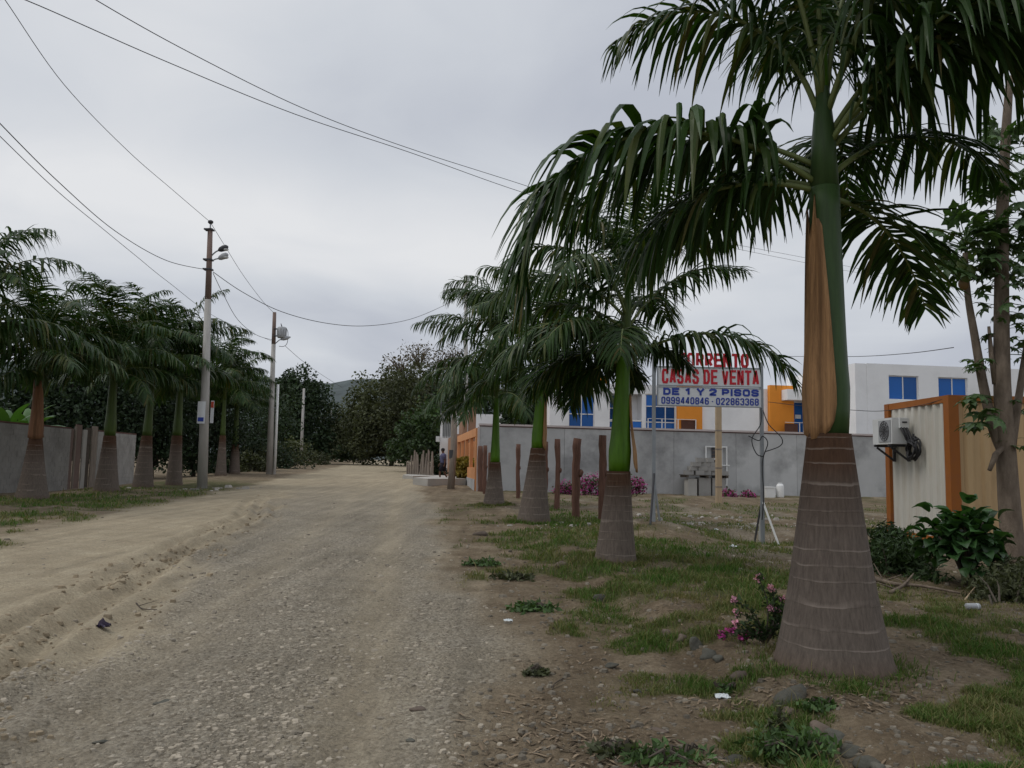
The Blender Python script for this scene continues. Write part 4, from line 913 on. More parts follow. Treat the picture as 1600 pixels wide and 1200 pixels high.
leftwall(22.0, 34.0, 'grey concrete block wall behind the palms at the left edge')
leftwall(37.0, 42.2, 'short grey block wall beyond the board gate')
gt = thing('board_gate', 'weathered gate of upright brown and grey boards between the two block walls', 'gate', (LW(35.5), 35.5, zg(LW(35.5), 35.5)))
ys = [34.05, 34.45, 34.62, 35.3, 35.75, 36.3, 36.95]
for i in range(6):
    a = Vector((LW(ys[i] + .02), ys[i] + .02, 0)); Ln = (ys[i + 1] - ys[i] - .04) * 1.01; zb = zg(a.x, a.y)
    MB(a, FD).b2((0, -.04 if i % 2 else .02, zb), (Ln, .02 if i % 2 else .06, 2.68 + .1 * (i % 3))).build('board', [M['rustpole'], M['greywood'], M['rustpole'], M['slab'], M['darkbark'], M['greywood']][i], gt)

# ------------------------------------------------------------------ wooden posts of the missing lot fence
FPX = [(941, 815, 680, .10), (902, 809, 685, .125), (871, 797, 686, .09), (852, 790, 690, .10), (810, 778, 694, .09), (794, 765, 695, .085), (766, 778, 615 + 92, .10), (758, 772, 696, .10), (751, 768, 697, .12)]
FLB = ['reddish wooden post standing just left of the ringed palm before the sign', 'thickest knotty wooden post, second left of the ringed palm', 'thin leaning wooden post, third left of the ringed palm', 'wooden post half hidden behind the right side of the bottle palm',
       'wooden post between the smallest palm and the bottle palm, nearer the bottle palm', 'wooden post right beside the smallest palm of the right row', 'short stump-like wooden post just left of the smallest palm', 'brown wooden post in the cluster at the grey wall corner', 'leftmost wooden post, against the end of the orange fence']
for i, (px, py, top, r) in enumerate(FPX):
    b = gp(px - (2 if i < 3 else 0), py); t_ = at(px, top, b.y); g = random.Random(i)
    m1 = b.lerp(t_, .35) + Vector((g.uniform(-.03, .03), 0, 0)); m2 = b.lerp(t_, .7) + Vector((g.uniform(-.04, .04), 0, 0))
    k = thing('wooden_post', FLB[i], 'post', b, 'wooden posts along the lot')
    nn = 11; P = []
    for q in range(nn):
        f = q / (nn - 1); P.append((b - Vector((0, 0, .25))).lerp(t_, f) + (m1 - b.lerp(t_, .35)) * math.sin(f * 3) + Vector((g.uniform(-.012, .012), g.uniform(-.01, .01), 0)))
    mb = MB().tube(P, [r * g.uniform(.82, 1.08) for q in range(nn)], 7)
    mb.build('shaft', M['postwood'], k, True)
    mb = MB(); q = m2.lerp(m1, .4); mb.blob(q + Vector((r * .8, -r * .3, 0)), r * .55, i, .3, (1, 1, 1.6), 8, 5); mb.build('knot', M['postwood'], k, True)
wb = gp(1123, 786); k = thing('timber_post', 'pale squared timber post standing behind the middle of the sign', 'post', wb)
MB().box(wb + Vector((0, 0, 1.75)), (.20, .20, 3.7)).build('shaft', M['palewood'], k)
mb = MB()
for z in (.6, 1.3, 2.0, 2.7): mb.box(wb + Vector((0, 0, z)), (.215, .215, .05))
mb.build('binding', M['greywood'], k)

# ------------------------------------------------------------------ the sign
GL = {   # heavy block letters as strokes in a 0..1 box
 'A': [[(0, 0), (.42, 1), (.58, 1), (1, 0)], [(.18, .27), (.82, .27)]], 'C': [[(1, .72), (1, .86), (.82, 1), (.18, 1), (0, .84), (0, .16), (.18, 0), (.82, 0), (1, .14), (1, .3)]],
 'D': [[(0, 0), (0, 1), (.7, 1), (1, .78), (1, .22), (.7, 0), (0, 0)]], 'E': [[(1, 1), (0, 1), (0, 0), (1, 0)], [(.1, .51), (.85, .51)]], 'I': [[(.5, 0), (.5, 1)]], 'N': [[(0, 0), (0, 1), (.12, 1), (.88, 0), (1, 0), (1, 1)]],
 'O': [[(.2, 0), (0, .16), (0, .84), (.2, 1), (.8, 1), (1, .84), (1, .16), (.8, 0), (.2, 0)]], 'P': [[(0, 0), (0, 1), (.78, 1), (1, .86), (1, .58), (.78, .44), (.1, .44)]], 'R': [[(0, 0), (0, 1), (.78, 1), (1, .86), (1, .62), (.78, .48), (.1, .48)], [(.5, .46), (1, 0)]],
 'S': [[(1, .74), (1, .86), (.8, 1), (.2, 1), (0, .86), (0, .64), (.2, .53), (.8, .47), (1, .36), (1, .14), (.8, 0), (.2, 0), (0, .14), (0, .26)]], 'T': [[(0, 1), (1, 1)], [(.5, .96), (.5, 0)]], 'V': [[(0, 1), (.44, 0), (.56, 0), (1, 1)]], 'Y': [[(0, 1), (.5, .46), (1, 1)], [(.5, .44), (.5, 0)]],
 '1': [[(.1, .78), (.5, 1), (.6, 1), (.6, 0)]], '2': [[(0, .72), (0, .86), (.2, 1), (.8, 1), (1, .86), (1, .62), (.05, .1), (.05, 0), (1, 0)]], '3': [[(0, .78), (.0, .88), (.2, 1), (.8, 1), (1, .88), (1, .64), (.8, .52), (.4, .52)], [(.78, .5), (1, .38), (1, .14), (.8, 0), (.2, 0), (0, .12), (0, .24)]],
 '4': [[(.78, 0), (.78, 1), (.62, 1), (0, .34), (0, .26), (1, .26)]], '6': [[(1, .8), (1, .88), (.8, 1), (.2, 1), (0, .86), (0, .14), (.2, 0), (.8, 0), (1, .14), (1, .42), (.8, .55), (.1, .55)]], '8': [[(.2, .52), (0, .64), (0, .87), (.2, 1), (.8, 1), (1, .87), (1, .64), (.8, .52), (.2, .52)], [(.2, .5), (0, .38), (0, .13), (.2, 0), (.8, 0), (1, .13), (1, .38), (.8, .5)]],
 '9': [[(0, .2), (0, .12), (.2, 0), (.8, 0), (1, .14), (1, .86), (.8, 1), (.2, 1), (0, .86), (0, .58), (.2, .45), (.9, .45)]], '0': [[(.2, 0), (0, .16), (0, .84), (.2, 1), (.8, 1), (1, .84), (1, .16), (.8, 0), (.2, 0)]], '\u00b7': [[(.5, .36), (.5, .54)]],
}
def text_mesh(name, txt, mat_, parent, x0, x1, z0, z1, y, wt=.26, ext=.006, gap=.36, space=.55):
    """block lettering between x0..x1 and z0..z1 on the plane y; one mesh for each letter"""
    adv = [space if c == ' ' else (wt * 1.1 if c in 'I\u00b7' else 1.0) for c in txt]; tot = sum(adv) + gap * (len(txt) - 1); k = (x1 - x0) / tot; x = x0; hgt_ = z1 - z0; outs = []
    for c, a in zip(txt, adv):
        if c != ' ':
            w = wt * k; mb = MB(); aw = a * k - w; ah = hgt_ - w * .92
            for si, st in enumerate(GL[c]):
                P = [Vector((x + w / 2 + (px if a == 1.0 else .5) * max(aw, 0), z0 + w * .46 + pz * ah)) for px, pz in st]; n = len(P); closed = (P[0] - P[-1]).length < 1e-6; Lf = []; Rt = []
                for i in range(n):
                    d0 = (P[i] - P[i - 1]) if i > 0 else ((P[0] - P[-2]) if closed else (P[1] - P[0])); d1 = (P[i + 1] - P[i]) if i < n - 1 else ((P[1] - P[0]) if closed else (P[-1] - P[-2]))
                    d0 = d0.normalized(); d1 = d1.normalized(); n0 = Vector((-d0.y, d0.x)); n1 = Vector((-d1.y, d1.x)); m = (n0 + n1); m = m.normalized() if m.length > 1e-4 else n0
                    q = m * min(w / 2 / max(.45, m.dot(n0)), w)
                    p = P[i]
                    if not closed and i in (0, n - 1) and c in 'CSEINTY12': p = p + (-d1 if i == 0 else d0) * w * .46 * (1 if c in 'EINTY' else .3)
                    Lf.append(p + q); Rt.append(p - q)
                yf = y - ext - .0008 * si; vs = []
                for l_, r_ in zip(Lf, Rt): vs += [(l_.x, yf, l_.y), (r_.x, yf, r_.y), (l_.x, y, l_.y), (r_.x, y, r_.y)]
                fs = []
                for i in range(n - 1):
                    b_ = 4 * i; fs += [(b_, b_ + 1, b_ + 5, b_ + 4), (b_, b_ + 4, b_ + 6, b_ + 2), (b_ + 1, b_ + 3, b_ + 7, b_ + 5)]
                if not closed: fs += [(0, 2, 3, 1), (4 * n - 4, 4 * n - 3, 4 * n - 1, 4 * n - 2)]
                mb.add(vs, fs)
            outs.append(mb.build(name, mat_, parent))
        x += (a + gap) * k
    return outs
SY = 17.0
sb = Vector(at(1106, 840, SY)); sb.z = zg(sb.x, SY)
S = thing('advertising_sign', 'two-post advertising sign with red and blue lettering behind the ringed palm', 'sign', sb)
def sp(px, py): p = at(px, py, SY); return p.x, p.z
L0, _ = sp(1026, 600); R0, _ = sp(1189, 600); _, zt1 = sp(1108, 574.5); _, zm = sp(1108, 605); _, zb1 = sp(1108, 636)
for a, b, nm in ((zm + .006, zt1, 'upper_panel'), (zb1, zm - .006, 'lower_panel')):
    MB().b2((L0 + .022, SY - .06, a + .022), (R0 - .022, SY, b - .022)).build(nm, M['panel'], S)
    fr = MB(); fr.b2((L0, SY - .068, a), (R0, SY - .01, a + .02)); fr.b2((L0, SY - .068, b - .02), (R0, SY - .01, b)); fr.b2((L0, SY - .068, a + .022), (L0 + .02, SY - .01, b - .022)); fr.b2((R0 - .02, SY - .068, a + .022), (R0, SY - .01, b - .022))
    fr.build('panel_frame', M['steel'], S)
ty = SY - .061
h = zt1 - zm; text_mesh('letter', 'CASAS DE VENTA', M['red'], S, L0 + .10, R0 - .06, zm + h * .14, zt1 - h * .12, ty, .36, gap=.16, space=.36)
h = zm - zb1; text_mesh('letter', 'DE 1 Y 2 PISOS', M['navy'], S, L0 + .13, R0 - .07, zb1 + h * .56, zm - h * .09, ty, .27, gap=.18, space=.34)
text_mesh('letter', '0999440846 \u00b7 022863368', M['navy'], S, L0 + .09, R0 - .07, zb1 + h * .11, zb1 + h * .46, ty, .30, gap=.22, space=.3)
a, z1 = sp(1059, 549); b, z0 = sp(1169, 572.5)
text_mesh('letter', 'SORRENTO', M['red'], S, a, b, zt1 + .0125, zt1 + .0125 + (z1 - z0), SY - .02, .34, .03, gap=.16)
MB().b2((L0, SY - .04, zt1 + .002), (R0, SY - .01, zt1 + .012)).build('letter_bar', M['steel'], S)
for px, top, foot, legs in ((1022.5, 543, 813, ((1016, 816, -.35, 'darksteel'), (1031, 811, .25, 'steel'))), (1190, 566, 859, ((1178, 852, .3, 'darksteel'), (1219, 866, -.35, 'whitemetal'), (1186, 846, .5, 'whitemetal')))):
    x, zt2 = sp(px, top); x2, zf = sp(px, foot)
    MB().b2((x - .035, SY + .003, zf - .2), (x + .035, SY + .073, zt2)).build('post', M['steel'], S)
    for lx, ly, dy, m2 in legs:
        p = at(lx, ly, SY + dy); p.z = zg(p.x, p.y) - .04; q = Vector((x, SY + (-.02 if dy < 0 else .095), zf + .98))
        MB().bar(p, q, .032).build('brace_leg', M[m2], S)
# loose cables tangled round the right post
x, zz = sp(1190, 700)
def coil(pts): return [Vector((x + a, SY - .05 + c, zz + b)) for a, b, c in pts]
def smooth(P, n=6):
    out = []; P = [P[0]] + list(P) + [P[-1]]
    for i in range(1, len(P) - 2):
        for k in range(n):
            t = k / n; a, b, c, d = P[i - 1], P[i], P[i + 1], P[i + 2]
            out.append(.5 * ((2 * b) + (c - a) * t + (2 * a - 5 * b + 4 * c - d) * t * t + (3 * b - a - 3 * c + d) * t ** 3))
    return out + [P[-1]]
t = thing('loose_cable', 'loose black cables tangled round the right post of the sign', 'cable', (x, SY, zz))
for P in (((-.02, .85, 0), (-.05, .5, -.05), (-.25, .18, -.1), (-.16, -.12, -.1), (.02, -.18, 0)), ((.02, .8, 0), (.12, .5, -.06), (.38, .22, -.08), (.36, .05, -.05), (.05, -.08, 0)), ((-.3, .25, -.02), (-.1, .15, -.08), (.0, .25, -.02), (.1, .1, -.05), (0, -.3, 0), (.02, -1.0, 0), (-.02, -1.5, 0))):
    MB().tube(smooth(coil(P)), .011, 5).build('strand', M['wire'], t, True)

# ------------------------------------------------------------------ shipping container with its air conditioner
X0, YA, YB = 7.34, 13.4, 15.72; ZB, ZT = .40, 2.93; X1 = X0 + 6.06
cb = thing('shipping_container', 'orange-framed shipping container with white end and tan side beside the papaya tree', 'container', (X0, YA, ZB))
pw = .17
for x, y, nm in ((X0, YA, 1), (X0, YB - pw, 1), (X1 - pw, YA, 1), (X1 - pw, YB - pw, 1)):
    MB().b2((x, y, ZB), (x + pw, y + pw, ZT)).build('corner_post', M['corange'], cb)
rl = MB()
for z in (ZB, ZT - .12):
    rl.b2((X0 + pw + .002, YA + .01, z), (X1 - pw - .002, YA + .11, z + .12)); rl.b2((X0 + .01, YA + pw + .002, z), (X0 + .11, YB - pw - .002, z + .12)); rl.b2((X0 + pw + .002, YB - .11, z), (X1 - pw - .002, YB - .01, z + .12))
rl.build('rail', M['corange'], cb)
def corr(p0, p1, z0, z1, depth, nrm, pitch=.28):
    """trapezoid corrugated sheet from p0 to p1"""
    p0 = Vector(p0); p1 = Vector(p1); L_ = (p1 - p0).length; d = (p1 - p0) / L_; n = int(L_ / pitch); q = L_ / n; P = []
    for i in range(n):
        for f, o in ((0, 0), (.28, 0), (.46, 1), (.74, 1), (.92, 0)): P.append(p0 + d * (i + f) * q + Vector(nrm) * depth * o)
    P.append(p1); V = [(p.x, p.y, z) for p in P for z in (z0, z1)]
    return V, [(2 * i, 2 * i + 2, 2 * i + 3, 2 * i + 1) for i in range(len(P) - 1)]
V, Fs = corr((X0 + .06, YB - pw - .002, 0), (X0 + .06, YA + pw + .002, 0), ZB + .122, ZT - .122, .04, (-1, 0, 0), .23); MB().add(V, Fs).build('end_panel', M['cwhite'], cb)
V, Fs = corr((X0 + pw + .002, YA + .05, 0), (X1 - pw - .002, YA + .05, 0), ZB + .122, ZT - .122, .036, (0, -1, 0)); MB().add(V, Fs).build('side_panel', M['ctan'], cb)
V, Fs = corr((X0 + pw, YB - .05, 0), (X1 - pw, YB - .05, 0), ZB + .122, ZT - .122, .036, (0, 1, 0)); MB().add(V, Fs).build('side_panel', M['ctan'], cb)
MB().b2((X0 + .02, YA + .02, ZT - .03), (X1 - .02, YB - .02, ZT - .008)).build('roof', M['ctan'], cb)
MB().b2((X0 + .02, YA + .12, ZB + .02), (X1 - .02, YB - .12, ZB + .05)).build('underside', M['darksteel'], cb)
MB().tube([(X0 - .03, YB - .55, ZB + .2), (X0 - .04, YB - .55, ZB - .05), (X0 - .05, YB - .56, ZB - .3)], .022, 6).build('drain_pipe', M['whitemetal'], cb)
for x, y, lb_ in ((X0 + .15, YA + .15, 'concrete block under the near corner of the shipping container'), (X0 + .15, YB - .2, 'concrete block under the far left corner of the shipping container'), (X0 + 2.9, YA + .15, 'concrete block under the long tan side of the shipping container')):
    if True:
        z0 = zg(x, y) - .1; tag(MB().b2((x - .18, y - .12, z0), (x + .18, y + .12, ZB - .003)).build('concrete_block', M['block']), lb_, 'block', 'blocks under the container')
ay, az = 14.66, 2.11
ac = thing('air_conditioner', 'white air conditioner unit on brackets with a coiled black hose, on the container end', 'air conditioner', (X0 - .2, ay, az))
ux0, ux1 = X0 - .36, X0 - .07
MB().b2((ux0, ay, az + .02), (ux1, ay + .78, az + .50)).build('casing', M['acwhite'], ac)
MB().b2((ux0 - .012, ay + .04, az + .06), (ux0 - .002, ay + .52, az + .46)).build('fan_grille', M['lamphead'], ac)
mb = MB()
for k in range(4):
    r = .05 + .045 * k; mb.tube([(ux0 - .018, ay + .28 + r * math.cos(q / 14 * 2 * math.pi), az + .26 + r * math.sin(q / 14 * 2 * math.pi)) for q in range(15)], .006, 4)
for k in range(6):
    q = k / 6 * math.pi; mb.tube([(ux0 - .018, ay + .28 - .19 * math.cos(q), az + .26 - .19 * math.sin(q)), (ux0 - .018, ay + .28 + .19 * math.cos(q), az + .26 + .19 * math.sin(q))], .006, 4)
mb.build('fan_guard', M['darksteel'], ac)
for y in (ay + .1, ay + .66):
    mb = MB(); mb.b2((ux0 - .03, y - .02, az - .03), (X0 + .03, y + .02, az + .016)); mb.b2((X0 - .035, y - .02, az - .3), (X0 + .01, y + .02, az - .033)); mb.bar((ux0 + .02, y, az - .04), (X0 - .02, y, az - .28), .03)
    mb.build('bracket', M['darksteel'], ac)
MB().b2((ux1 - .17, ay - .06, az + .31), (ux1 + .0, ay - .003, az + .49)).build('control_box', M['acwhite'], ac)
MB().b2((ux1 - .13, ay - .066, az + .40), (ux1 - .04, ay - .062, az + .43)).build('gauge', M['darksteel'], ac)
mb = MB(); cc = Vector((X0 - .10, ay - .22, az - .08)); gg = random.Random(3)
for k in range(7):
    r = .12 + .011 * k; ph = gg.uniform(0, 6); o = Vector((-.045 + .015 * k, gg.uniform(-.03, .03), gg.uniform(-.04, .03)))
    mb.tube([cc + o + Vector((.03 * math.sin(2 * q / 20 * 6.283 + ph), r * math.cos(q / 20 * 6.283), r * 1.12 * math.sin(q / 20 * 6.283))) for q in range(21)], .016, 6)
for k in range(3): mb.tube(smooth([Vector((ux1 - .05 - .05 * k, ay - .03, az + .34)), Vector((ux1 - .03 - .05 * k, ay - .12, az + .2)), cc + Vector((-.02 * k, .03 * k, .14)), cc + Vector((.02, -.08 * k, .28 - .05 * k))], 5), .02, 6)
mb.build('hose_coil', M['rubber'], ac, True)

# ------------------------------------------------------------------ utility poles, lamps, wires
def pole(label, foot, top, r0, r1, stain=0, group='utility poles along the road'):
    b = gp(*foot) if not isinstance(foot, Vector) else foot; t = at(top[0], top[1], b.y); p = thing('utility_pole', label, 'utility pole', b, group)
    if stain:
        m_ = b.lerp(t, 1 - stain); MB().tube([b - Vector((0, 0, .2)), m_], [r0, r0 + (r1 - r0) * (1 - stain)], 10).build('shaft', M['pole'], p, True)
        MB().tube([m_ + Vector((0, 0, .003)), t], [r0 + (r1 - r0) * (1 - stain), r1], 10).build('upper_shaft', M['rustpole'], p, True)
    else: MB().tube([b - Vector((0, 0, .2)), t], [r0, r1], 10).build('shaft', M['pole'], p, True)
    return p, b, t
p1, pb1, pt1 = pole('tall concrete street light pole with posters on its shaft and a rust-stained top', (316, 763), (328.5, 357), .21, .10, .28)
pp = lambda px, py: at(px, py, pb1.y)
MB().tube([pt1, pt1 + Vector((0, 0, .10)), pt1 + Vector((0, 0, .22))], [.03, .03, .03], 6).build('pin', M['steel'], p1)
MB().tube([pt1 + Vector((0, 0, .2)), pt1 + Vector((0, 0, .26)), pt1 + Vector((0, 0, .32)), pt1 + Vector((0, 0, .36))], [.06, .12, .11, .05], 8).build('insulator', M['darksteel'], p1, True)
mb = MB()
for py in (359, 406, 421): q = pp(327 - (py - 359) * .03, py); mb.box(q, (.36, .30, .06))
mb.build('band', M['darksteel'], p1)
for k, (ax, ay_, bx, by) in enumerate(((331, 399, 342, 391), (331, 408, 342, 404))):
    a = pp(ax, ay_); b_ = pp(bx, by); MB().tube(smooth([a, a.lerp(b_, .5) + Vector((0, 0, .03)), b_], 4), .03, 6).build('lamp_arm', M['steel'], p1, True)
    e = pp(356.5, 385 if k == 0 else 397); d = e - b_
    hd = MB().tube([b_ - d * .05, b_ + d * .15, b_ + d * .5, b_ + d * .85, b_ + d * 1.0], [.05, .11, .14, .11, .03], 8).build('lamp_head', M['lamphead' if k else 'darksteel'], p1, True)
    c_ = b_ + d * .62; MB().blob(c_ - Vector((0, 0, .07)), .12, k, .02, (1.5, 1, .55), 10, 5).build('lens', M['lampglass'], hd, True)
def poster(px0, px1, py0, py1, mat_, dx, nm):
    a = pp(px0, py1); b_ = pp(px1, py0); rr = .26
    V = []; n = 6
    for i in range(n + 1):
        x = a.x + (b_.x - a.x) * i / n; y = pb1.y - .23 - .06 * math.cos((i / n - .5) * 2.6) + dx; V += [(x, y, a.z), (x, y, b_.z), (x, y + .012, a.z), (x, y + .012, b_.z)]
    f = []
    for i in range(n):
        k = 4 * i; f += [(k, k + 4, k + 5, k + 1), (k + 2, k + 3, k + 7, k + 6), (k + 1, k + 5, k + 7, k + 3), (k, k + 2, k + 6, k + 4)]
    return MB().add(V, f + [(0, 1, 3, 2), (4 * n, 4 * n + 2, 4 * n + 3, 4 * n + 1)]).build(nm, mat_, p1)
w_ = poster(311, 325, 628, 662, M['panel'], 0, 'poster')
a, b_ = pp(311.5, 660), pp(324, 652); MB().b2((a.x + .04, pb1.y - .30, a.z + .03), (b_.x - .04, pb1.y - .293, b_.z - .02)).build('poster_print', M['navy'], w_)
MB().b2((pp(329, 640).x, pb1.y + .0, pp(329, 661).z), (pp(334, 640).x, pb1.y + .02, pp(329, 626).z)).build('poster', M['panel'], p1)
MB().b2((pp(329.5, 640).x, pb1.y - .02, pp(329, 637).z), (pp(333.6, 640).x, pb1.y - .003, pp(329, 627.5).z)).build('poster_print', M['poster_red'], p1)
p2, pb2, pt2 = pole('concrete pole carrying a grey transformer, at the far end of the left palms', (421, 741), (429, 488), .23, .12, .20)
p2b = MB().tube([pb2 + Vector((.34, .05, -.2)), pb2 + Vector((.26, .1, 6.2))], [.1, .09], 7).build('cable_conduit', M['whitemetal'], p2, True)
Y2 = pb2.y; q2 = lambda px, py: at(px, py, Y2 - .1)
c0, c1 = q2(440, 528), q2(440.5, 511)
tr = MB().tube([c0, c0.lerp(c1, .05), c0.lerp(c1, .93), c1], [.26, .30, .30, .24], 12).build('transformer', M['lamphead'], p2, True)
mb = MB()
for k in range(8):
    q = k / 8 * 6.283; mb.box(c0.lerp(c1, .5) + Vector((.32 * math.cos(q), .32 * math.sin(q), 0)), (.05, .05, .5), q)
mb.build('cooling_fin', M['lamphead'], tr)
MB().tube([c1, c1 + Vector((-.08, 0, .25))], [.05, .02], 6).build('bushing', M['darksteel'], tr)
for py in (514, 525): MB().box(q2(433, py), (.45, .12, .08)).build('bracket', M['darksteel'], p2)
a, b_ = q2(430, 537), q2(440, 530); MB().tube([a, a.lerp(b_, .6) + Vector((0, 0, .06)), b_], .035, 6).build('lamp_arm', M['steel'], p2, True)
e = q2(454, 526.5); d = e - b_; MB().tube([b_ - d * .1, b_ + d * .2, b_ + d * .6, e], [.06, .13, .14, .04], 8).build('lamp_head', M['lamphead'], p2, True)
MB().tube(smooth([q2(447, 512), q2(450, 520), q2(449, 535), q2(444, 541), q2(436, 541)], 5), .02, 5).build('drop_cable', M['wire'], p2, True)
p3 = pole('bare concrete pole without wires, left of two bare poles', (470, 727), (475, 607), .19, .12)
p4 = pole('farther bare concrete pole beside the end of the road', (515, 721), (517.5, 630), .19, .12)
p5, pb5, pt5 = pole('slim grey pole rising behind the smallest palm of the right row', gY(728, 72), (728, 430), .2, .15)
def cable(label, pts, r=.012):
    P = smooth([at(*p) for p in pts], 8); P_ = P[0]
    return tag(MB().tube(P, r, 5).build('overhead_wire', M['wire'], smooth=True), label, 'wire', 'overhead wires')
Y1 = pb1.y
cable('overhead wire from the top edge left of centre, the lower of the long pair', [(-60, -32, 15), (40, 0, 16), (250, 92, 18.5), (460, 178, 22), (640, 238, 26), (815, 300, 31), (960, 342, 37), (1110, 380, 45), (1290, 417, 60), (1420, 444, 75), (1640, 505, 110)], .011)
cable('overhead wire from the top edge, the upper of the long pair', [(60, -60, 15), (150, 0, 16), (300, 84, 18), (480, 172, 21.5), (640, 232, 26), (815, 288, 31), (960, 336, 37), (1110, 374, 45), (1290, 409, 60), (1420, 436, 75), (1640, 480, 110)], .011)
cable('thin wire from the top left corner to the insulator on the street light pole', [(-20, -35, 18), (8, 0, 18.5), (100, 132, 21.5), (200, 236, 26), (270, 297, 30), (328.5, 347, Y1)], .010)
cable('upper sagging cable from the left edge to the street light pole', [(-40, 150, 17), (0, 193, 18), (90, 283, 21), (180, 361, 25.5), (260, 407, 30), (326, 422, Y1)], .013)
cable('lower sagging cable from the left edge down into the palms', [(-40, 172, 17), (0, 213, 18), (90, 299, 21), (160, 357, 25), (215, 402, 29), (262, 440, 33), (340, 497, 44), (425, 533, Y2)], .010)
cable('thin wire from the insulator on the street light pole to the transformer pole', [(328.5, 347, Y1), (350, 382, Y1 + 7), (380, 430, Y1 + 13), (410, 470, Y1 + 18), (429, 490, Y2)], .012)
cable('cable sagging across the road from the street light pole to the slim grey pole', [(333, 425, Y1), (380, 457, 36), (440, 487, 38), (510, 505, 40), (575, 509, 44), (640, 499, 50), (690, 479, 61), (728, 459, 71.8)], .016)
cable('cable dropping from the street light pole behind the palms to the transformer pole', [(333, 427, Y1), (349, 460, 38), (372, 500, 43), (400, 523, 49), (425, 531, Y2)], .014)
cable('thin wire running from the transformer pole to the far end of the road', [(446, 541, Y2), (475, 566, 66), (505, 587, 80), (535, 606, 98)], .016)
cable('thin wire above the container, from the big palm to the papaya tree', [(1130, 556, 26), (1250, 557, 22), (1340, 557, 18), (1420, 552, 15), (1490, 543, 12.4)], .007)
cable('service wire from the white building across to the sign', [(873, 626, 46.5), (920, 616, 40), (975, 602, 28), (1022, 586, 17.1)], .010)
cable('service wire running to the air conditioner on the container', [(1200, 628, 17.2), (1270, 636, 16.5), (1336, 641, 15.6), (1380, 642, 14.9), (1440, 633, 14.2), (1478, 622, 13.5)], .006)

# ------------------------------------------------------------------ papaya tree
def place(name, me, parent, loc, M3, scale=1.0):
    o = bpy.data.objects.new(name, me); COL.objects.link(o); o.parent = parent
    o.matrix_local = Matrix.Translation(Vector(loc) - ORG[parent.name]) @ M3.to_4x4() @ Matrix.Scale(scale, 4); return o
def paw_leaf(seed):
    g = random.Random(seed); V = []; Fs = []
    mb = MB().tube([(0, 0, 0), (.26, 0, .05), (.52, 0, .02)], [.011, .009, .007], 4)
    for k in range(7):
        a = R(-135 + 45 * k + g.uniform(-6, 6)); L_ = .30 * (1 - .28 * abs(k - 3) / 3) * g.uniform(.9, 1.1); d = Vector((math.cos(a), math.sin(a), 0)); n = Vector((-d.y, d.x, 0)); o = Vector((.52, 0, .02)); dz = -.10 - g.uniform(0, .08)
        pts = [(0, .01), (.28, .05), (.42, .035), (.60, .085), (.72, .045), (1, .004)]
        v = []
        for t, w in pts:
            c = o + d * L_ * t + Vector((0, 0, dz * t * t)); v += [c - n * w + Vector((0, 0, .012)), c, c + n * w + Vector((0, 0, .012))]
        mb.add(v, [(3 * i + j, 3 * i + j + 1, 3 * i + j + 4, 3 * i + j + 3) for i in range(len(pts) - 1) for j in range(2)])
    me = bpy.data.meshes.new('leaf'); me.from_pydata(mb.v, [], mb.f); me.materials.append(M['paw']); return me
PY = 11.5; pb = gY(1582, PY)
pw_ = thing('papaya_tree', 'many-stemmed papaya tree with fruit in front of the tan container side', 'tree', pb)
pa = lambda px, py, dy=0: at(px, py, PY + dy)
st = MB()
main = [pb - Vector((0, 0, .1)), pa(1578, 800), pa(1572, 705), pa(1566, 600), pa(1565, 450), pa(1567, 300), pa(1572, 205), pa(1578, 120)]
left = [pa(1572, 715), pa(1552, 668, .05), pa(1536, 600, .1), pa(1522, 520, .1), pa(1512, 460, .1), pa(1508, 395, .1)]
right = [pa(1580, 700), pa(1592, 620, .1), pa(1604, 540, .15), pa(1622, 440, .2)]
st.tube(smooth(main, 4), list(np.linspace(.165, .05, 29)), 10); st.tube(smooth(left, 4), list(np.linspace(.085, .036, 21)), 8); st.tube(smooth(right, 4), list(np.linspace(.065, .03, 13)), 8)
st.tube([pa(1555, 600), pa(1549, 555), pa(1545, 510)], [.04, .035, .02], 6); st.tube([pa(1576, 690), pa(1556, 710, -.1), pa(1546, 735, -.12)], [.05, .045, .03], 6)
st.build('trunk', M['bark'], pw_, True)
PL = [paw_leaf(i) for i in range(3)]; g = random.Random(12); nlf = 0
def cluster(c, n, el0, el1, sc, az0=0, az1=360):
    for i in range(n):
        az = az0 + (az1 - az0) * (i + g.random() * .8) / n; el = g.uniform(el0, el1)
        m3 = Matrix.Rotation(R(az), 3, 'Z') @ Matrix.Rotation(-R(el), 3, 'Y') @ Matrix.Rotation(R(g.uniform(-35, 35)), 3, 'X')
        place('leaf', PL[i % 3], pw_, Vector(c) + Vector((0, 0, g.uniform(-.12, .12))), m3, .82 * sc * g.uniform(.75, 1.15))
cluster(pa(1508, 380, .1), 14, -10, 50, .8); cluster(pa(1566, 345), 12, -30, 30, .7); cluster(pa(1566, 440), 10, -30, 30, .65); cluster(pa(1510, 410, .1), 12, -50, 0, .7); cluster(pa(1508, 392, .1), 24, -30, 62, 1.0); cluster(pa(1567, 320), 16, -30, 40, .8); cluster(pa(1566, 400), 16, -35, 30, .72); cluster(pa(1566, 365), 14, -35, 30, .75); cluster(pa(1571, 230), 16, -20, 70, .9); cluster(pa(1569, 275), 14, -30, 50, .8); cluster(pa(1566, 480), 10, -30, 20, .65); cluster(pa(1566, 520), 7, -30, 20, .55)
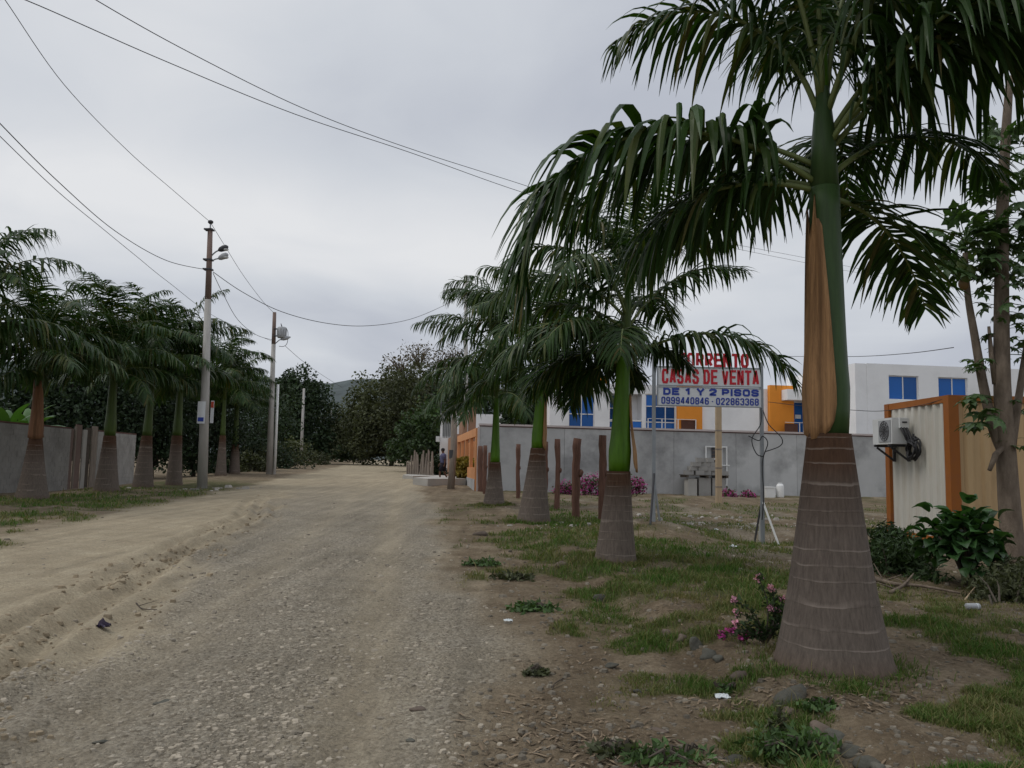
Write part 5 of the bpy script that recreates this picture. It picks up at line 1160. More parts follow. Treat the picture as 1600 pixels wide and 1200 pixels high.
cluster(pa(1540, 575, .1), 7, -20, 30, .62, 110, 260); cluster(pa(1560, 655), 7, -25, 15, .85, 130, 250); cluster(pa(1552, 625), 4, -10, 10, .8, 160, 215); cluster(pa(1600, 560, .1), 8, -30, 40, .7); cluster(pa(1596, 640, .1), 7, -30, 20, .6); cluster(pa(1622, 440, .2), 10, -20, 60, 1); cluster(pa(1585, 690), 6, -40, 20, .5)
for k, (px, py, m_) in enumerate(((1499, 424, 'fruitg'), (1509, 433, 'fruitg'), (1506, 443, 'fruito'), (1516, 424, 'fruitg'), (1503, 414, 'fruitg'))):
    MB().blob(pa(px, py, -.04 * (k % 2)), .075, k, .03, (1, 1, 1.35), 12, 8).build('fruit', M[m_], pw_, True)
# ------------------------------------------------------------------ broad-leaved bush
def broad_leaf(seed):
    g = random.Random(seed); V = []; n = 7
    for k in range(n):
        t = k / (n - 1); w = .125 * (math.sin(math.pi * min(1, t * .93 + .07)) ** .75) * (1.12 - .25 * t); c = Vector((.25 * t, 0, .05 * math.sin(t * 2.6) - .06 * t * t))
        for s_ in (-1, -.5, 0, .5, 1): V.append(c + Vector((0, w * s_, .05 * abs(s_) * w / .12 + g.uniform(-.006, .006))))
    me = bpy.data.meshes.new('leaf'); me.from_pydata([tuple(v) for v in V], [], [(5 * i + j, 5 * i + j + 1, 5 * i + j + 6, 5 * i + j + 5) for i in range(n - 1) for j in range(4)])
    me.polygons.foreach_set('use_smooth', [True] * len(me.polygons)); me.materials.append(M['broadleaf']); return me
BLm = [broad_leaf(i) for i in range(4)]
bb = gp(1512, 914); bu = thing('broad_leaved_bush', 'glossy broad-leaved green bush before the corner of the container', 'bush', bb); g = random.Random(5)
mb = MB()
for k in range(9):
    a = k * 2.4; e = bb + Vector((.38 * math.cos(a), .32 * math.sin(a), .6 + .1 * (k % 4))); mb.tube([bb, bb.lerp(e, .5) + Vector((0, 0, .12)), e], [.03, .022, .01], 5)
mb.build('stems', M['darkbark'], bu, True)
for k in range(298):
    ph = g.uniform(0, 6.283); ct = g.uniform(-.55, 1); sn = math.sqrt(1 - ct * ct); rr = g.uniform(.4, 1)
    lump = 1 + .18 * math.sin(3 * ph + 1) + .12 * math.sin(5 * ph + 4 * ct)
    o = bb + Vector((.47 * rr * sn * math.cos(ph) * lump, 0.45 * rr * sn * math.sin(ph) * lump, 0.50 + .46 * rr * ct * lump))
    m3 = Matrix.Rotation(ph + g.uniform(-.7, .7), 3, 'Z') @ Matrix.Rotation(-(ct * .75 - .02 + g.uniform(-.5, .5)), 3, 'Y') @ Matrix.Rotation(g.uniform(-.5, .5), 3, 'X')
    place('leaf', BLm[k % 4], bu, o, m3, g.uniform(.52, .88))
def shrub(name, label, cat, base, lobes, m_, n, size, seed, elong=2.6, stems=7, group=None, shell=.9):
    t = thing(name, label, cat, base, group); g = random.Random(seed); mb = MB(); b = Vector(base)
    for k in range(stems):
        l = lobes[k % len(lobes)]; e = Vector((l[0] + g.uniform(-.6, .6) * l[3], l[1] + g.uniform(-.6, .6) * l[4], l[2] + g.uniform(-.2, .8) * l[5])); f = Vector((b.x + (l[0] - b.x) * .6, b.y + (l[1] - b.y) * .6, 0)); f.z = zg(f.x, f.y)
        mb.tube([f - Vector((0, 0, .05)), f.lerp(e, .5) + Vector((g.uniform(-.05, .05), 0, .05)), e], [.014, .010, .004], 4)
    mb.build('stems', M['darkbark'], t); leaf_mesh('foliage', t, M[m_], lobes, n, size, seed, elong, shell); return t
def lob(px, py, Y, rx, ry, rz): p = at(px, py, Y); return (p.x, p.y, p.z, rx, ry, rz)
shrub('feathery_shrub', 'dark feathery green shrub between the biggest palm and the broad-leaved bush', 'bush', gp(1400, 903), [lob(1382, 868, 11.2, .30, .35, .30), lob(1412, 862, 11.6, .34, .4, .34), lob(1432, 885, 11.2, .30, .3, .2), lob(1385, 840, 11.8, .22, .3, .22), lob(1450, 905, 10.6, .25, .25, .12)], 'leaf', 5200, .030, 71, 3.5)
shrub('brown_shrub', 'tangled olive-brown shrub at the right edge below the papaya tree', 'bush', gp(1572, 958), [lob(1555, 925, 9.4, .30, .4, .22), lob(1592, 915, 9.5, .36, .45, .28), lob(1630, 915, 9.4, .4, .5, .32), lob(1570, 895, 10, .34, .4, .24), lob(1540, 940, 9.2, .2, .25, .12), lob(1625, 945, 9, .34, .3, .2)], 'oliveleaf', 6500, .028, 72, 3)
shrub('croton_bush', 'yellow and green croton bush in front of the orange fence', 'bush', gY(731, 41), [lob(722, 735, 41, .5, .4, .55), lob(738, 735, 41, .45, .4, .5), lob(730, 726, 41.3, .45, .4, .4)], 'croton', 1500, .12, 73, 3.2)
shrub('gateway_bush', 'small dark bush beside the gateway behind the walking person', 'bush', gY(683, 50), [lob(683, 727, 50, .4, .4, .6), lob(687, 737, 50, .45, .4, .4)], 'darkleaf', 900, .10, 74, 2)
for i, (px, py, Y, sc, lab) in enumerate(((925, 757, 34.5, 1.0, 'largest magenta-flowered bougainvillea at the grey wall, between two wooden posts'), (884, 763, 34.8, .7, 'thin magenta bougainvillea at the wall, left of the largest one'), (987, 757, 34.2, .85, 'magenta bougainvillea at the wall just right of the ringed palm'), (1137, 772, 35.2, .55, 'sparse pink bougainvillea at the wall foot by the timber post'), (1168, 773, 35.2, .45, 'small pink bougainvillea at the wall foot left of the white chest'))):
    L_ = [lob(px, py, Y, .62 * sc, .4, .46 * sc), lob(px - 14 * sc, py + 5, Y, .45 * sc, .35, .36 * sc), lob(px + 14 * sc, py + 4, Y, .42 * sc, .35, .38 * sc)]
    t = shrub('bougainvillea', lab, 'bush', gY(px, Y), L_, 'oliveleaf', int(700 * sc), .07, 80 + i, 1.6, group='bougainvillea bushes along the grey wall')
    leaf_mesh('flowers', t, M['bloom'], L_, int(900 * sc), .06, 90 + i, 1.1, .35)
# pink flowers against the biggest palm
fb = gp(1196, 1008); fp = thing('pink_flower_plant', 'straggly plant with pink flowers leaning beside the foot of the biggest palm', 'flower plant', fb); Yf = fb.y
mb = MB(); tips = [(1185, 903), (1205, 918), (1222, 936), (1147, 938), (1150, 957), (1143, 985), (1150, 974), (1160, 996), (1172, 990), (1205, 950), (1215, 955), (1212, 978), (1128, 992), (1186, 985)]
g = random.Random(9); LV = []; LF = []
for k, (px, py) in enumerate(tips):
    e = at(px, py, Yf - .05 + .05 * (k % 3)); m_ = fb.lerp(e, .5) + Vector((.05, 0, .06)); P = smooth([fb, m_, e], 5); mb.tube(P, list(np.linspace(.008, .003, len(P))), 4)
    for q in P[3:]:
        LV.append((q.x, q.y, q.z, .045, .045, .04))
    LF.append((e.x, e.y, e.z, .033, .033, .03))
mb.build('stems', M['darkbark'], fp); leaf_mesh('leaves', fp, M['leaf'], LV, 700, .026, 95, 2.0, .9); leaf_mesh('flowers', fp, M['pinkbloom'], [l for i, l in enumerate(LF) if i not in (5, 7, 8, 12)], 420, .020, 96, 1.1, .7); leaf_mesh('flowers', fp, M['bloom'], [l[:3] + (.045, .04, .035) for i, l in enumerate(LF) if i in (5, 7, 8, 12)], 260, .022, 97, 1.1, .7)
# ------------------------------------------------------------------ weeds
for i, (px, py, w, h, m_, lab) in enumerate((
    (832, 955, .26, .10, 'leaf', 'bluish green weed patch at the road edge beside a scrap of paper'), (752, 884, .30, .10, 'leaf', 'small green weed on the verge edge, before the bottle palm'),
    (836, 1056, .10, .06, 'oliveleaf', 'small tuft of weeds alone on bare soil at the road edge'), (1132, 1082, .08, .05, 'leaf', 'tiny green weed right behind the white litter'),
    (1236, 1186, .26, .17, 'leaf', 'leafy weed clump at the bottom edge left of the row of border stones'), (1040, 1190, .26, .07, 'leaf', 'low weeds along the bottom edge right of the road'),
    (960, 1178, .16, .06, 'oliveleaf', 'sparse weeds at the bottom, nearer to the road gravel'), (800, 905, .3, .09, 'oliveleaf', 'dull green weeds on the verge before the bluish weed patch'), (1280, 1110, .1, .07, 'leaf', 'weed beside the slanted blue-grey stone'))):
    b = gp(px, py)
    shrub('weed', lab, 'weed', b, [(b.x, b.y, b.z + h * .45, w, w * .8, h * .6), (b.x + w * .6, b.y + .05, b.z + h * .3, w * .5, w * .5, h * .4), (b.x - w * .5, b.y, b.z + h * .3, w * .5, w * .5, h * .35)], 'weedleaf' if m_ == 'leaf' else m_, 260 if i != 4 else 650, .022 if py > 1000 else .035, 110 + i, 2.6, group='weeds on the verge')
wb = gp(1217, 1165); t = thing('tall_weed', 'single upright weed with bare twigs before the slanted stone', 'weed', wb); mb = MB(); g = random.Random(2)
tops = [at(1217, 1100, wb.y), at(1200, 1128, wb.y), at(1226, 1120, wb.y), at(1195, 1140, wb.y - .03)]
for e in tops: mb.tube(smooth([wb, wb.lerp(e, .55) + Vector((g.uniform(-.01, .01), 0, .01)), e], 4), .0035, 4)
mb.build('stem', M['leaf'] if False else M['darkbark'], t); leaf_mesh('leaves', t, M['oliveleaf'], [(e.x * .5 + wb.x * .5, wb.y, e.z * .5 + wb.z * .5, .03, .03, .12) for e in tops] + [(e.x, e.y, e.z, .02, .02, .04) for e in tops], 240, .014, 120, 3)

# ------------------------------------------------------------------ person
def person():
    b = gp(692, 752.5); h = 1.72; p = thing('person', 'person in blue-grey shirt and dark shorts walking across the slab', 'person', b)
    X = lambda x, y, z: (b.x + x, b.y + y, b.z + z)
    V = [X(0, 0, .92), X(0, 0, 1.12), X(-.02, 0, 1.36), X(-.03, 0, 1.48), X(-.05, 0, 1.56), X(-.06, 0, 1.66)]
    Rr = [.125, .115, .13, .055, .075, .085]; E = [(0, 1), (1, 2), (2, 3), (3, 4), (4, 5)]
    def chain(root, pts):
        k = root
        for q in pts: V.append(X(*q[:3])); Rr.append(q[3]); E.append((k, len(V) - 1)); k = len(V) - 1
        return k
    chain(0, [(-.03, -.09, .86, .095), (-.17, -.09, .50, .06), (-.14, -.09, .10, .04), (-.17, -.09, .045, .04), (-.29, -.09, .03, .03)])
    chain(0, [(.03, .09, .86, .095), (.05, .09, .49, .06), (.24, .09, .14, .04), (.27, .09, .07, .04), (.17, .09, .035, .03)])
    for s_, ax in ((-1, .16), (1, -.16)):
        w = chain(2, [(-.02, .19 * s_, 1.37, .058), (.05 + ax * .3, .23 * s_, 1.11, .042), (-.08 + ax, .22 * s_, .90, .03), (-.10 + ax, .22 * s_, .84, .032)])
        for k in range(4): chain(w, [(-.105 + ax - .005 * k, (.22 + .02 * (k - 1.5)) * s_, .775 + .006 * abs(k - 1), .008), (-.10 + ax, (.22 + .018 * (k - 1.5)) * s_, .745 + .008 * abs(k - 1), .007)])
        chain(w - 0, [(-.14 + ax, .20 * s_, .82, .009), (-.15 + ax, .20 * s_, .79, .008)])
    me = bpy.data.meshes.new('body'); me.from_pydata([tuple(Vector(v) - Vector(b)) for v in V], E, []); me.materials.append(M['skin'])
    o = bpy.data.objects.new('body', me); COL.objects.link(o); o.parent = p; ORG[o.name] = Vector(b)
    sk = o.modifiers.new('skin', 'SKIN'); sk.use_smooth_shade = True
    for i, r in enumerate(Rr): me.skin_vertices[0].data[i].radius = (r, r)
    me.skin_vertices[0].data[0].use_root = True
    o.modifiers.new('sub', 'SUBSURF').render_levels = 1
    m_ = MB()
    ell = lambda pts: [m_.blob(X(*q[:3]), 1, 1, .03, q[3:6], 12, 8) for q in pts]
    m_.tube([X(0, 0, .90), X(0, 0, 1.05), X(-.02, 0, 1.25), X(-.02, 0, 1.40), X(-.03, 0, 1.475)], [.165, .16, .18, .165, .07], 12)
    for s_, ax in ((-1, .16), (1, -.16)): m_.tube([X(-.02, .12 * s_, 1.40), X(0, .20 * s_, 1.36), X(.03 + ax * .2, .225 * s_, 1.18)], [.085, .08, .07], 8)
    m_.build('shirt', M['shirt'], p, True)
    m_ = MB(); m_.tube([X(0, 0, .97), X(0, 0, .84)], [.172, .16], 12)
    m_.tube([X(-.02, -.09, .9), X(-.08, -.09, .72), X(-.145, -.09, .54)], [.115, .115, .10], 10); m_.tube([X(.02, .09, .9), X(.04, .09, .7), X(.05, .09, .54)], [.115, .115, .10], 10); m_.build('shorts', M['shorts'], p, True)
    MB().blob(X(-.045, 0, 1.66), .105, 2, .04, (1, .9, .95), 12, 8).build('hair', M['hair'], p, True)
    mf = MB(); mf.blob(X(-.145, 0, 1.595), .017, 1, 0, (1, .8, 1.3), 6, 5)
    for s_ in (-1, 1): mf.blob(X(-.06, .085 * s_, 1.60), .022, 1, 0, (.8, .5, 1.2), 6, 5)
    mf.build('face', M['skin'], p, True)
person()

# ------------------------------------------------------------------ things along the grey wall
def wpt(px, py, off): # a point off metres in front of the wall
    x, z = fac(px, py, WO, RZ); n = Vector((math.sin(RZ), -math.cos(RZ), 0)); q = WO + Vector((math.cos(RZ), math.sin(RZ), 0)) * x + n * off; return Vector((q.x, q.y, z))
o_ = wpt(1060, 770, 1.0); o_.z = zg(o_.x, o_.y)
Hb = .80
for k, (x, w, lab) in enumerate(((.1, .42, 'upright concrete slab under the left end of the pallet'), (.62, .55, 'concrete slab under the middle of the pallet'), (1.25, .6, 'concrete slab under the right end of the pallet'))):
    tag(MB(o_, RZ).b2((x, .0, -.1), (x + w, .5, Hb - .05 * (k == 0))).build('concrete_slab', M['slab' if k == 0 else 'block']), lab, 'slab')
pl = thing('pallet', 'dark wooden pallet holding the heap of concrete blocks by the wall', 'pallet', o_ + Vector((0, 0, Hb)))
for k in range(6): MB(o_, RZ).b2((-.05, -.1 + .15 * k, Hb + .10), (2.0, .02 + .15 * k, Hb + .125)).build('plank', M['darkbark'], pl)
for x in (0.0, .93, 1.86): MB(o_, RZ).b2((x, -.1, Hb + .003), (x + .1, .75, Hb + .097)).build('runner', M['darkbark'], pl)
g = random.Random(8)
base_me = None
def hollow_block():
    mb = MB(); mb.b2((-.2, -.075, 0), (.2, -.05, .19)).b2((-.2, .05, 0), (.2, .075, .19))
    for x in (-.2, -.0125, .175): mb.b2((x, -.049, .001), (x + .025, .049, .189))
    me = bpy.data.meshes.new('concrete_block'); me.from_pydata(mb.v, [], mb.f); me.materials.append(M['block']); return me
HBm = hollow_block(); row = ((5, 2), (4, 2), (3, 2), (2, 1))
for lv, (nx, ny) in enumerate(row):
    for i in range(nx):
        for j in range(ny):
            o = bpy.data.objects.new('concrete_block', HBm); COL.objects.link(o)
            px_ = .22 + .41 * i + .16 * lv + g.uniform(-.03, .05); py_ = .12 + .3 * j + g.uniform(-.04, .04)
            q = Matrix.Translation(o_) @ Matrix.Rotation(RZ, 4, 'Z') @ Vector((px_, py_, Hb + .127 + .195 * lv))
            o.location = q; o.rotation_euler = (0, 0, RZ + g.uniform(-.25, .25) * (1 + lv * .6)); ORG[o.name] = q
            tag(o, 'grey hollow concrete block in the heap on the pallet by the wall', 'block', 'blocks heaped on the pallet')
a = wpt(1101, 758, .12); c = wpt(1135, 697.5, .12); md = thing('metal_gate_panel', 'white metal gate frame with dark mesh fixed against the grey wall', 'gate panel', (a + c) / 2)
o2_ = Vector((a.x, a.y, 0)); wd = (Vector((c.x, c.y, 0)) - o2_).length; z0, z1 = a.z, c.z; zm_ = wpt(1110, 718, .12).z; xm = wd * .72
fr = MB(o2_, RZ); fr.b2((0, 0, z1 - .06), (wd, .05, z1)); fr.b2((0, 0, zm_), (.06, .05, z1 - .062)); fr.b2((.062, 0, zm_), (xm * .78, .05, zm_ + .06)); fr.b2((wd - .06, 0, z0), (wd, .05, z1 - .062)); fr.b2((xm, 0, z0), (xm + .05, .05, z1 - .062)); fr.b2((xm + .052, 0, z0), (wd - .062, .05, z0 + .05)); fr.b2((.5, .01, (z0 + z1) / 2), (wd + .1, -.03, (z0 + z1) / 2 + .05))
fr.build('frame', M['whitemetal'], md)
ms = MB(o2_, RZ); ms.b2((wd * .3, .06, z0 + .2), (xm - .003, .08, z1 - .064)); ms.build('mesh_sheet', M['darksteel'], md)
ms = MB(o2_, RZ)
for k in range(9): ms.bar((wd * .3, .05, z0 + .3 + .16 * k), (xm, .05, z0 + .38 + .16 * k), .018)
ms.build('mesh_bars', M['rustpole'], md)
a = wpt(1174, 781, 1.6); c = wpt(1187, 759, 1.6); a.z = zg(a.x, a.y)
ch = thing('white_chest', 'white box chest standing by the grey wall left of the sign post', 'chest', a)
MB(a, RZ).b2((0, 0, 0), (.42, .4, c.z - a.z - .06)).build('body', M['whitemetal'], ch); MB(a, RZ).b2((-.02, -.02, c.z - a.z - .057), (.44, .42, c.z - a.z)).build('lid', M['whitemetal'], ch)
a = wpt(1196, 782, 1.5); a.z = zg(a.x, a.y); dr = thing('white_drum', 'white plastic drum by the wall right behind the sign post', 'drum', a)
MB().tube([a, a + Vector((0, 0, .05)), a + Vector((0, 0, .5)), a + Vector((0, 0, .60))], [.16, .17, .17, .13], 12).build('body', M['whitemetal'], dr, True); MB().tube([a + Vector((0, 0, .6)), a + Vector((0, 0, .66))], .09, 10).build('lid', M['acwhite'], dr)

# ------------------------------------------------------------------ stones one can pick out
ST = [
    (938, 934, 24, (1, .8, 1.0), 'stone', 'smooth grey stone alone in the grass left of the pink flowers'), (1042, 986, 18, (1, .8, .8), 'brownstone', 'leftmost small stone of the border row, before the pink flowers'),
    (1066, 994, 20, (1, .8, .8), 'brownstone', 'brown stone second from the left in the border row'), (1086, 1004, 26, (.8, .8, 1.2), 'stone', 'upright stone of the border row left of the grey-green one'),
    (1108, 1018, 28, (1.1, .9, .8), 'stone', 'rounded grey-green stone in the middle of the border row'), (1122, 1026, 19, (1, 1, .8), 'stone', 'small stone touching the rounded grey-green one on its right'),
    (1158, 1052, 30, (1.3, .8, .75), 'brownstone', 'purplish oblong stone lying left of the foot of the biggest palm'), (1238, 1082, 46, (1.5, .7, .75), 'stone', 'long slanted blue-grey stone before the foot of the biggest palm'),
    (1232, 1108, 28, (1.2, .8, .7), 'brownstone', 'flat reddish stone just below the slanted blue-grey one'), (1279, 1134, 36, (1.1, .9, .8), 'brownstone', 'brownish round stone starting the lower border row'),
    (1303, 1148, 36, (1, .9, .95), 'stone', 'dark green-grey stone second in the lower border row'), (1328, 1168, 34, (1.1, .9, .8), 'stone', 'round stone second from last in the lower border row'),
    (1352, 1186, 36, (1.2, .9, .7), 'stone', 'lowest stone of the border row at the bottom edge'), (1374, 1196, 30, (1.1, .9, .7), 'stone', 'stone cut by the bottom edge right of the border row'),
    (655, 1104, 22, (1.4, .8, .5), 'brownstone', 'dark flat lump of stone on the gravel road'), (690, 1106, 10, (1.2, .8, .6), 'brownstone', 'small dark stone beside the flat lump on the road'),
    (640, 1154 - 0, 12, (1.2, .9, .5), 'stone', 'grey pebble on the road below the flat dark lump'), (1150, 1180, 32, (1.2, 1, .45), 'stone', 'flat grey stone in the soil near the bottom edge'),
    (1028, 1137, 22, (1.5, .8, .4), 'brownstone', 'flat brown stone in the bare soil right of the road'), (752, 832, 20, (1.2, .9, .7), 'brownstone', 'brown clod on the verge before the smallest palm'),
    (876, 880, 20, (1.1, .9, .8), 'brownstone', 'brown stone in front of the bottle palm'), (996, 1078, 13, (1.1, .9, .7), 'stone', 'small grey stone on the bare soil, nearest the flat brown one'), (955, 1035, 20, (1.4, .9, .4), 'stone', 'flat pale stone on the soil at the road edge'),
    (158, 1156, 16, (1.4, .9, .4), 'stone', 'flat pale stone in the gravel at the lower left'), (258, 1092, 24, (1.4, 1, .3), 'stone', 'flat bluish slab of stone in the gravel left of centre'),
]
for i, (px, py, s_, sq, m_, lab) in enumerate(ST):
    s_ *= .88; p = gp(px, py + s_ * .28); r = s_ * p.y / F / 2
    o = MB().blob(p + Vector((0, 0, r * sq[2] * .08)), r, i + 3, .32, sq, 14, 10, rz=random.Random(i).uniform(-.5, .5)).build('stone', M[m_], smooth=True)
    if i == 7: o.rotation_euler = (0, R(-28), R(25))
    tag(o, lab, 'stone', 'loose stones')

# ------------------------------------------------------------------ pebbles, grass, litter
def pebbles(name, n, ymin, ymax, smin, smax, seed, accept, label, m_, tone=(.6, 1.5), power=1.0, flat=.5):
    g = np.random.default_rng(seed); k = n * 4
    iv = g.uniform(1 / ymax, 1 / ymin, k); y = 1 / iv; x = y * g.uniform(-.72, .72, k)
    ok = accept(x, y, g); x = x[ok][:n]; y = y[ok][:n]; n = len(x)
    r = smin * (smax / smin) ** (g.random(n) ** power * 1.0); r = r * (.55 + .45 * np.minimum(1.6, y / 7))
    nr = 6; q = np.arange(nr) / nr * 6.283
    a = q[None] + g.uniform(0, 6, (n, 1)); rx = r * g.uniform(.8, 1.5, n); rn = np.stack([np.cos(a) * rx[:, None] * g.uniform(.8, 1.2, (n, nr)), np.sin(a) * r[:, None] * g.uniform(.8, 1.2, (n, nr))], -1)
    th = g.uniform(0, 6, n); c, s_ = np.cos(th)[:, None], np.sin(th)[:, None]
    rot = np.stack([rn[..., 0] * c - rn[..., 1] * s_, rn[..., 0] * s_ + rn[..., 1] * c], -1)
    z = zfull(x, y); hgt = r * flat * g.uniform(.6, 1.4, n)
    base = np.concatenate([rot + np.stack([x, y], 1)[:, None], np.repeat((z - .004)[:, None, None], nr, 1)], -1)
    sh = g.uniform(-.25, .25, (n, 1, 2)) * r[:, None, None]
    mid = np.concatenate([rot * .72 + sh + np.stack([x, y], 1)[:, None], (z + hgt)[:, None, None] + g.uniform(-.15, .15, (n, nr, 1)) * hgt[:, None, None]], -1)
    V = np.concatenate([base, mid], 1); st_ = np.arange(n)[:, None] * (2 * nr)
    j = np.arange(nr); quad = np.stack([j, (j + 1) % nr, nr + (j + 1) % nr, nr + j], 1)
    Q = (st_[:, :, None] + quad[None]).reshape(-1, 4)
    capq = np.array([[nr, nr + 1, nr + 2, nr + 3], [nr, nr + 3, nr + 4, nr + 5]]); C_ = (st_[:, :, None] + capq[None]).reshape(-1, 4)
    t = np.repeat(g.uniform(*tone, n), 2 * nr)
    return tag(npmesh(name, V.reshape(-1, 3), np.concatenate([Q, C_]), M[m_], None, False, (0, 0, 0), {'tone': ('FLOAT', t)}), label, kind='stuff')
def acc_road(x, y, g):
    gm, so_, gr, rd = masks(x, y); return g.random(len(x)) < np.clip(gm * .95 + .05 * rd, 0, 1) * (.12 + 1.1 * sst(.44, .64, fbm(x / .8, y / 1.3, 88, 3)))
pebbles('gravel', 17000, 3.9, 30, .0032, .030, 5, acc_road, 'loose grey gravel on the road', 'pebble', (.66, 1.38), 2.6, .42)
def acc_verge(x, y, g):
    gm, so_, gr, rd = masks(x, y); return g.random(len(x)) < np.clip(so_ - gr * .8, 0, 1) * .8
pebbles('pebbles', 5500, 3.9, 24, .004, .034, 6, acc_verge, 'small brown pebbles and clods on the verge', 'pebble', (.35, .85), 2.6, .5)
def acc_lot(x, y, g):
    return (g.random(len(x)) < 1.4 * (gau(x, y, 4.0, 19.5, 2.6, .9) + .8 * gau(x, y, 3.3, 18.2, 1.6, .5) + .4 * gau(x, y, 6.5, 22, 3, 3)) * sst(.4, .6, fbm(x / .8, y / .8, 93, 3)))
pebbles('rubble', 3200, 14, 27, .012, .07, 7, acc_lot, 'pale broken rubble strewn on the lot by the sign', 'rubble', (.6, 1.25), 2.2, .6)
pebbles('pole_rubble', 260, 30, 38, .03, .14, 8, lambda x, y, g: g.random(len(x)) < gau(x, y, -12.6, 33.5, 1.6, 2.0), 'broken rubble around the foot of the street light pole', 'rubble', (.4, 1.1), 1.6, .5)
def rutcrumb(x, y, g):
    u = x + .13 * y; uu = u + (fbm(y / 5, x / 50, 5, 2) - .5) * .7; d = uu - rut_u(y); return g.random(len(x)) < np.exp(-((d + .05) / .55) ** 2) * (.12 + sst(.38, .6, fbm(x / .7, y / 1.4, 41, 2))) * .9
pebbles('dirt_clods', 11000, 4.2, 30, .005, .040, 9, rutcrumb, 'crumbled dirt clods along the wheel ruts', 'clod', (.75, 1.2), 2.2, .7)

def grass(n, seed):
    g = np.random.default_rng(seed); k = n * 9
    y = 1 / g.uniform(1 / 44, 1 / 3.9, k) ** .92; y = np.clip(y, 3.9, 44); x = y * g.uniform(-.72, .72, k)
    _, so_, gr, rd = masks(x, y)
    clump = fbm(x / .16, y / .16, 95, 2)
    ok = g.random(k) < np.clip(gr * 1.1 - .08, 0, 1) * (.25 + 1.2 * sst(.38, .6, clump)); x, y, gr = x[ok][:n], y[ok][:n], gr[ok][:n]; n = len(x)
    tx, ty_, tb = [], [], []
    for bb_, rb_ in ((b1, .47), (b2, .34), (b3, .45), (b4, .4)):
        m_ = 1500; a_ = g.uniform(0, 6.283, m_); rr_ = rb_ + .02 + np.abs(g.normal(0, .13, m_)) - .03; tx.append(bb_.x + rr_ * np.cos(a_)); ty_.append(bb_.y + rr_ * np.sin(a_)); tb.append(.5 + .5 * g.random(m_))
    x = np.concatenate([x] + tx); y = np.concatenate([y] + ty_); gr = np.concatenate([gr] + tb); n = len(x)
    z = zfull(x, y); far = np.maximum(1, y / 6.5)
    h = (.017 + .040 * gr) * g.uniform(.45, 1.5, n) * (.75 + .5 * fbm(x / .5, y / .5, 96, 2)) * np.minimum(far, 2.2) ** .5; w = .0032 * far * g.uniform(.7, 1.3, n); tall = g.random(n) < .012; h = np.where(tall, h * 2.3, h)
    a = g.uniform(0, 6.283, n); l = g.uniform(.1, 1.0, n) * h; da = np.stack([np.cos(a), np.sin(a)], 1); b = g.uniform(0, 6.283, n); wd = np.stack([np.cos(b), np.sin(b)], 1)
    P0 = np.stack([x, y], 1)
    def row(f, lean, ww): c = P0 + da * (l * lean)[:, None]; zz = z - .005 + h * f; return [np.concatenate([c - wd * (w * ww)[:, None], zz[:, None]], 1), np.concatenate([c + wd * (w * ww)[:, None], zz[:, None]], 1)]
    V = np.stack(row(0, 0, 1) + row(.6, .35, .8) + row(.95, 1, .12), 1).reshape(-1, 3)
    q = np.array([[0, 1, 3, 2], [2, 3, 5, 4]]); Q = (np.arange(n)[:, None, None] * 6 + q[None]).reshape(-1, 4)
    dry = np.clip(g.random(n) * .75 + 1.0 * (fbm(x / 1.0, y / 1.0, 99, 3) - .5) + .40 - .45 * gr, 0, 1)[:, None]
    dry = np.where(tall[:, None], .95, dry)
    c = np.array([.058, .132, .020]) * (1 - dry) + np.array([.20, .165, .080]) * dry; c = c * g.uniform(.7, 1.3, (n, 1))
    t = np.repeat(np.concatenate([c, np.ones((n, 1))], 1), 6, 0)
    return tag(npmesh('grass', V, Q, M['blade'], None, False, (0, 0, 0), {'tint': ('FLOAT_COLOR', t)}), 'short patchy grass, green and straw coloured, on the verges', kind='stuff')
grass(125000, 21)
def litter(n, seed):
    g = np.random.default_rng(seed); k = n * 6; y = 1 / g.uniform(1 / 26, 1 / 3.9, k); x = y * g.uniform(-.72, .72, k)
    _, so_, gr, rd = masks(x, y); ok = g.random(k) < np.clip(so_ * .9 - gr * .3, 0.0, 1) * sst(.35, .65, fbm(x / .6, y / .6, 105, 3)); x, y = x[ok][:n], y[ok][:n]; n = len(x)
    z = zfull(x, y) + g.uniform(.003, .012, n); a = g.uniform(0, 6.283, n); L_ = g.uniform(.010, .05, n) * np.maximum(1, y / 9) ** .5; w = g.uniform(.002, .007, n) * np.maximum(1, y / 8)
    d = np.stack([np.cos(a) * L_, np.sin(a) * L_, g.uniform(-.15, .25, n) * L_], 1); s_ = np.stack([-np.sin(a) * w, np.cos(a) * w, 0 * w], 1); c = np.stack([x, y, z], 1)
    V = np.stack([c - d - s_, c - d + s_, c + d * .2 + s_ * 1.4 + np.array([0, 0, .004]), c + d * .2 - s_ * 1.4 + np.array([0, 0, .004]), c + d + s_ * .3, c + d - s_ * .3], 1).reshape(-1, 3)
    q = np.array([[0, 1, 2, 3], [3, 2, 4, 5]]); Q = (np.arange(n)[:, None, None] * 6 + q[None]).reshape(-1, 4)
    return tag(npmesh('dry_litter', V, Q, M['straw'], None, False, (0, 0, 0), {'tone': ('FLOAT', np.repeat(g.uniform(.35, 1.7, n), 6))}), 'dry straws, twigs and dead leaves scattered on the verge', kind='stuff')
litter(3000, 31)

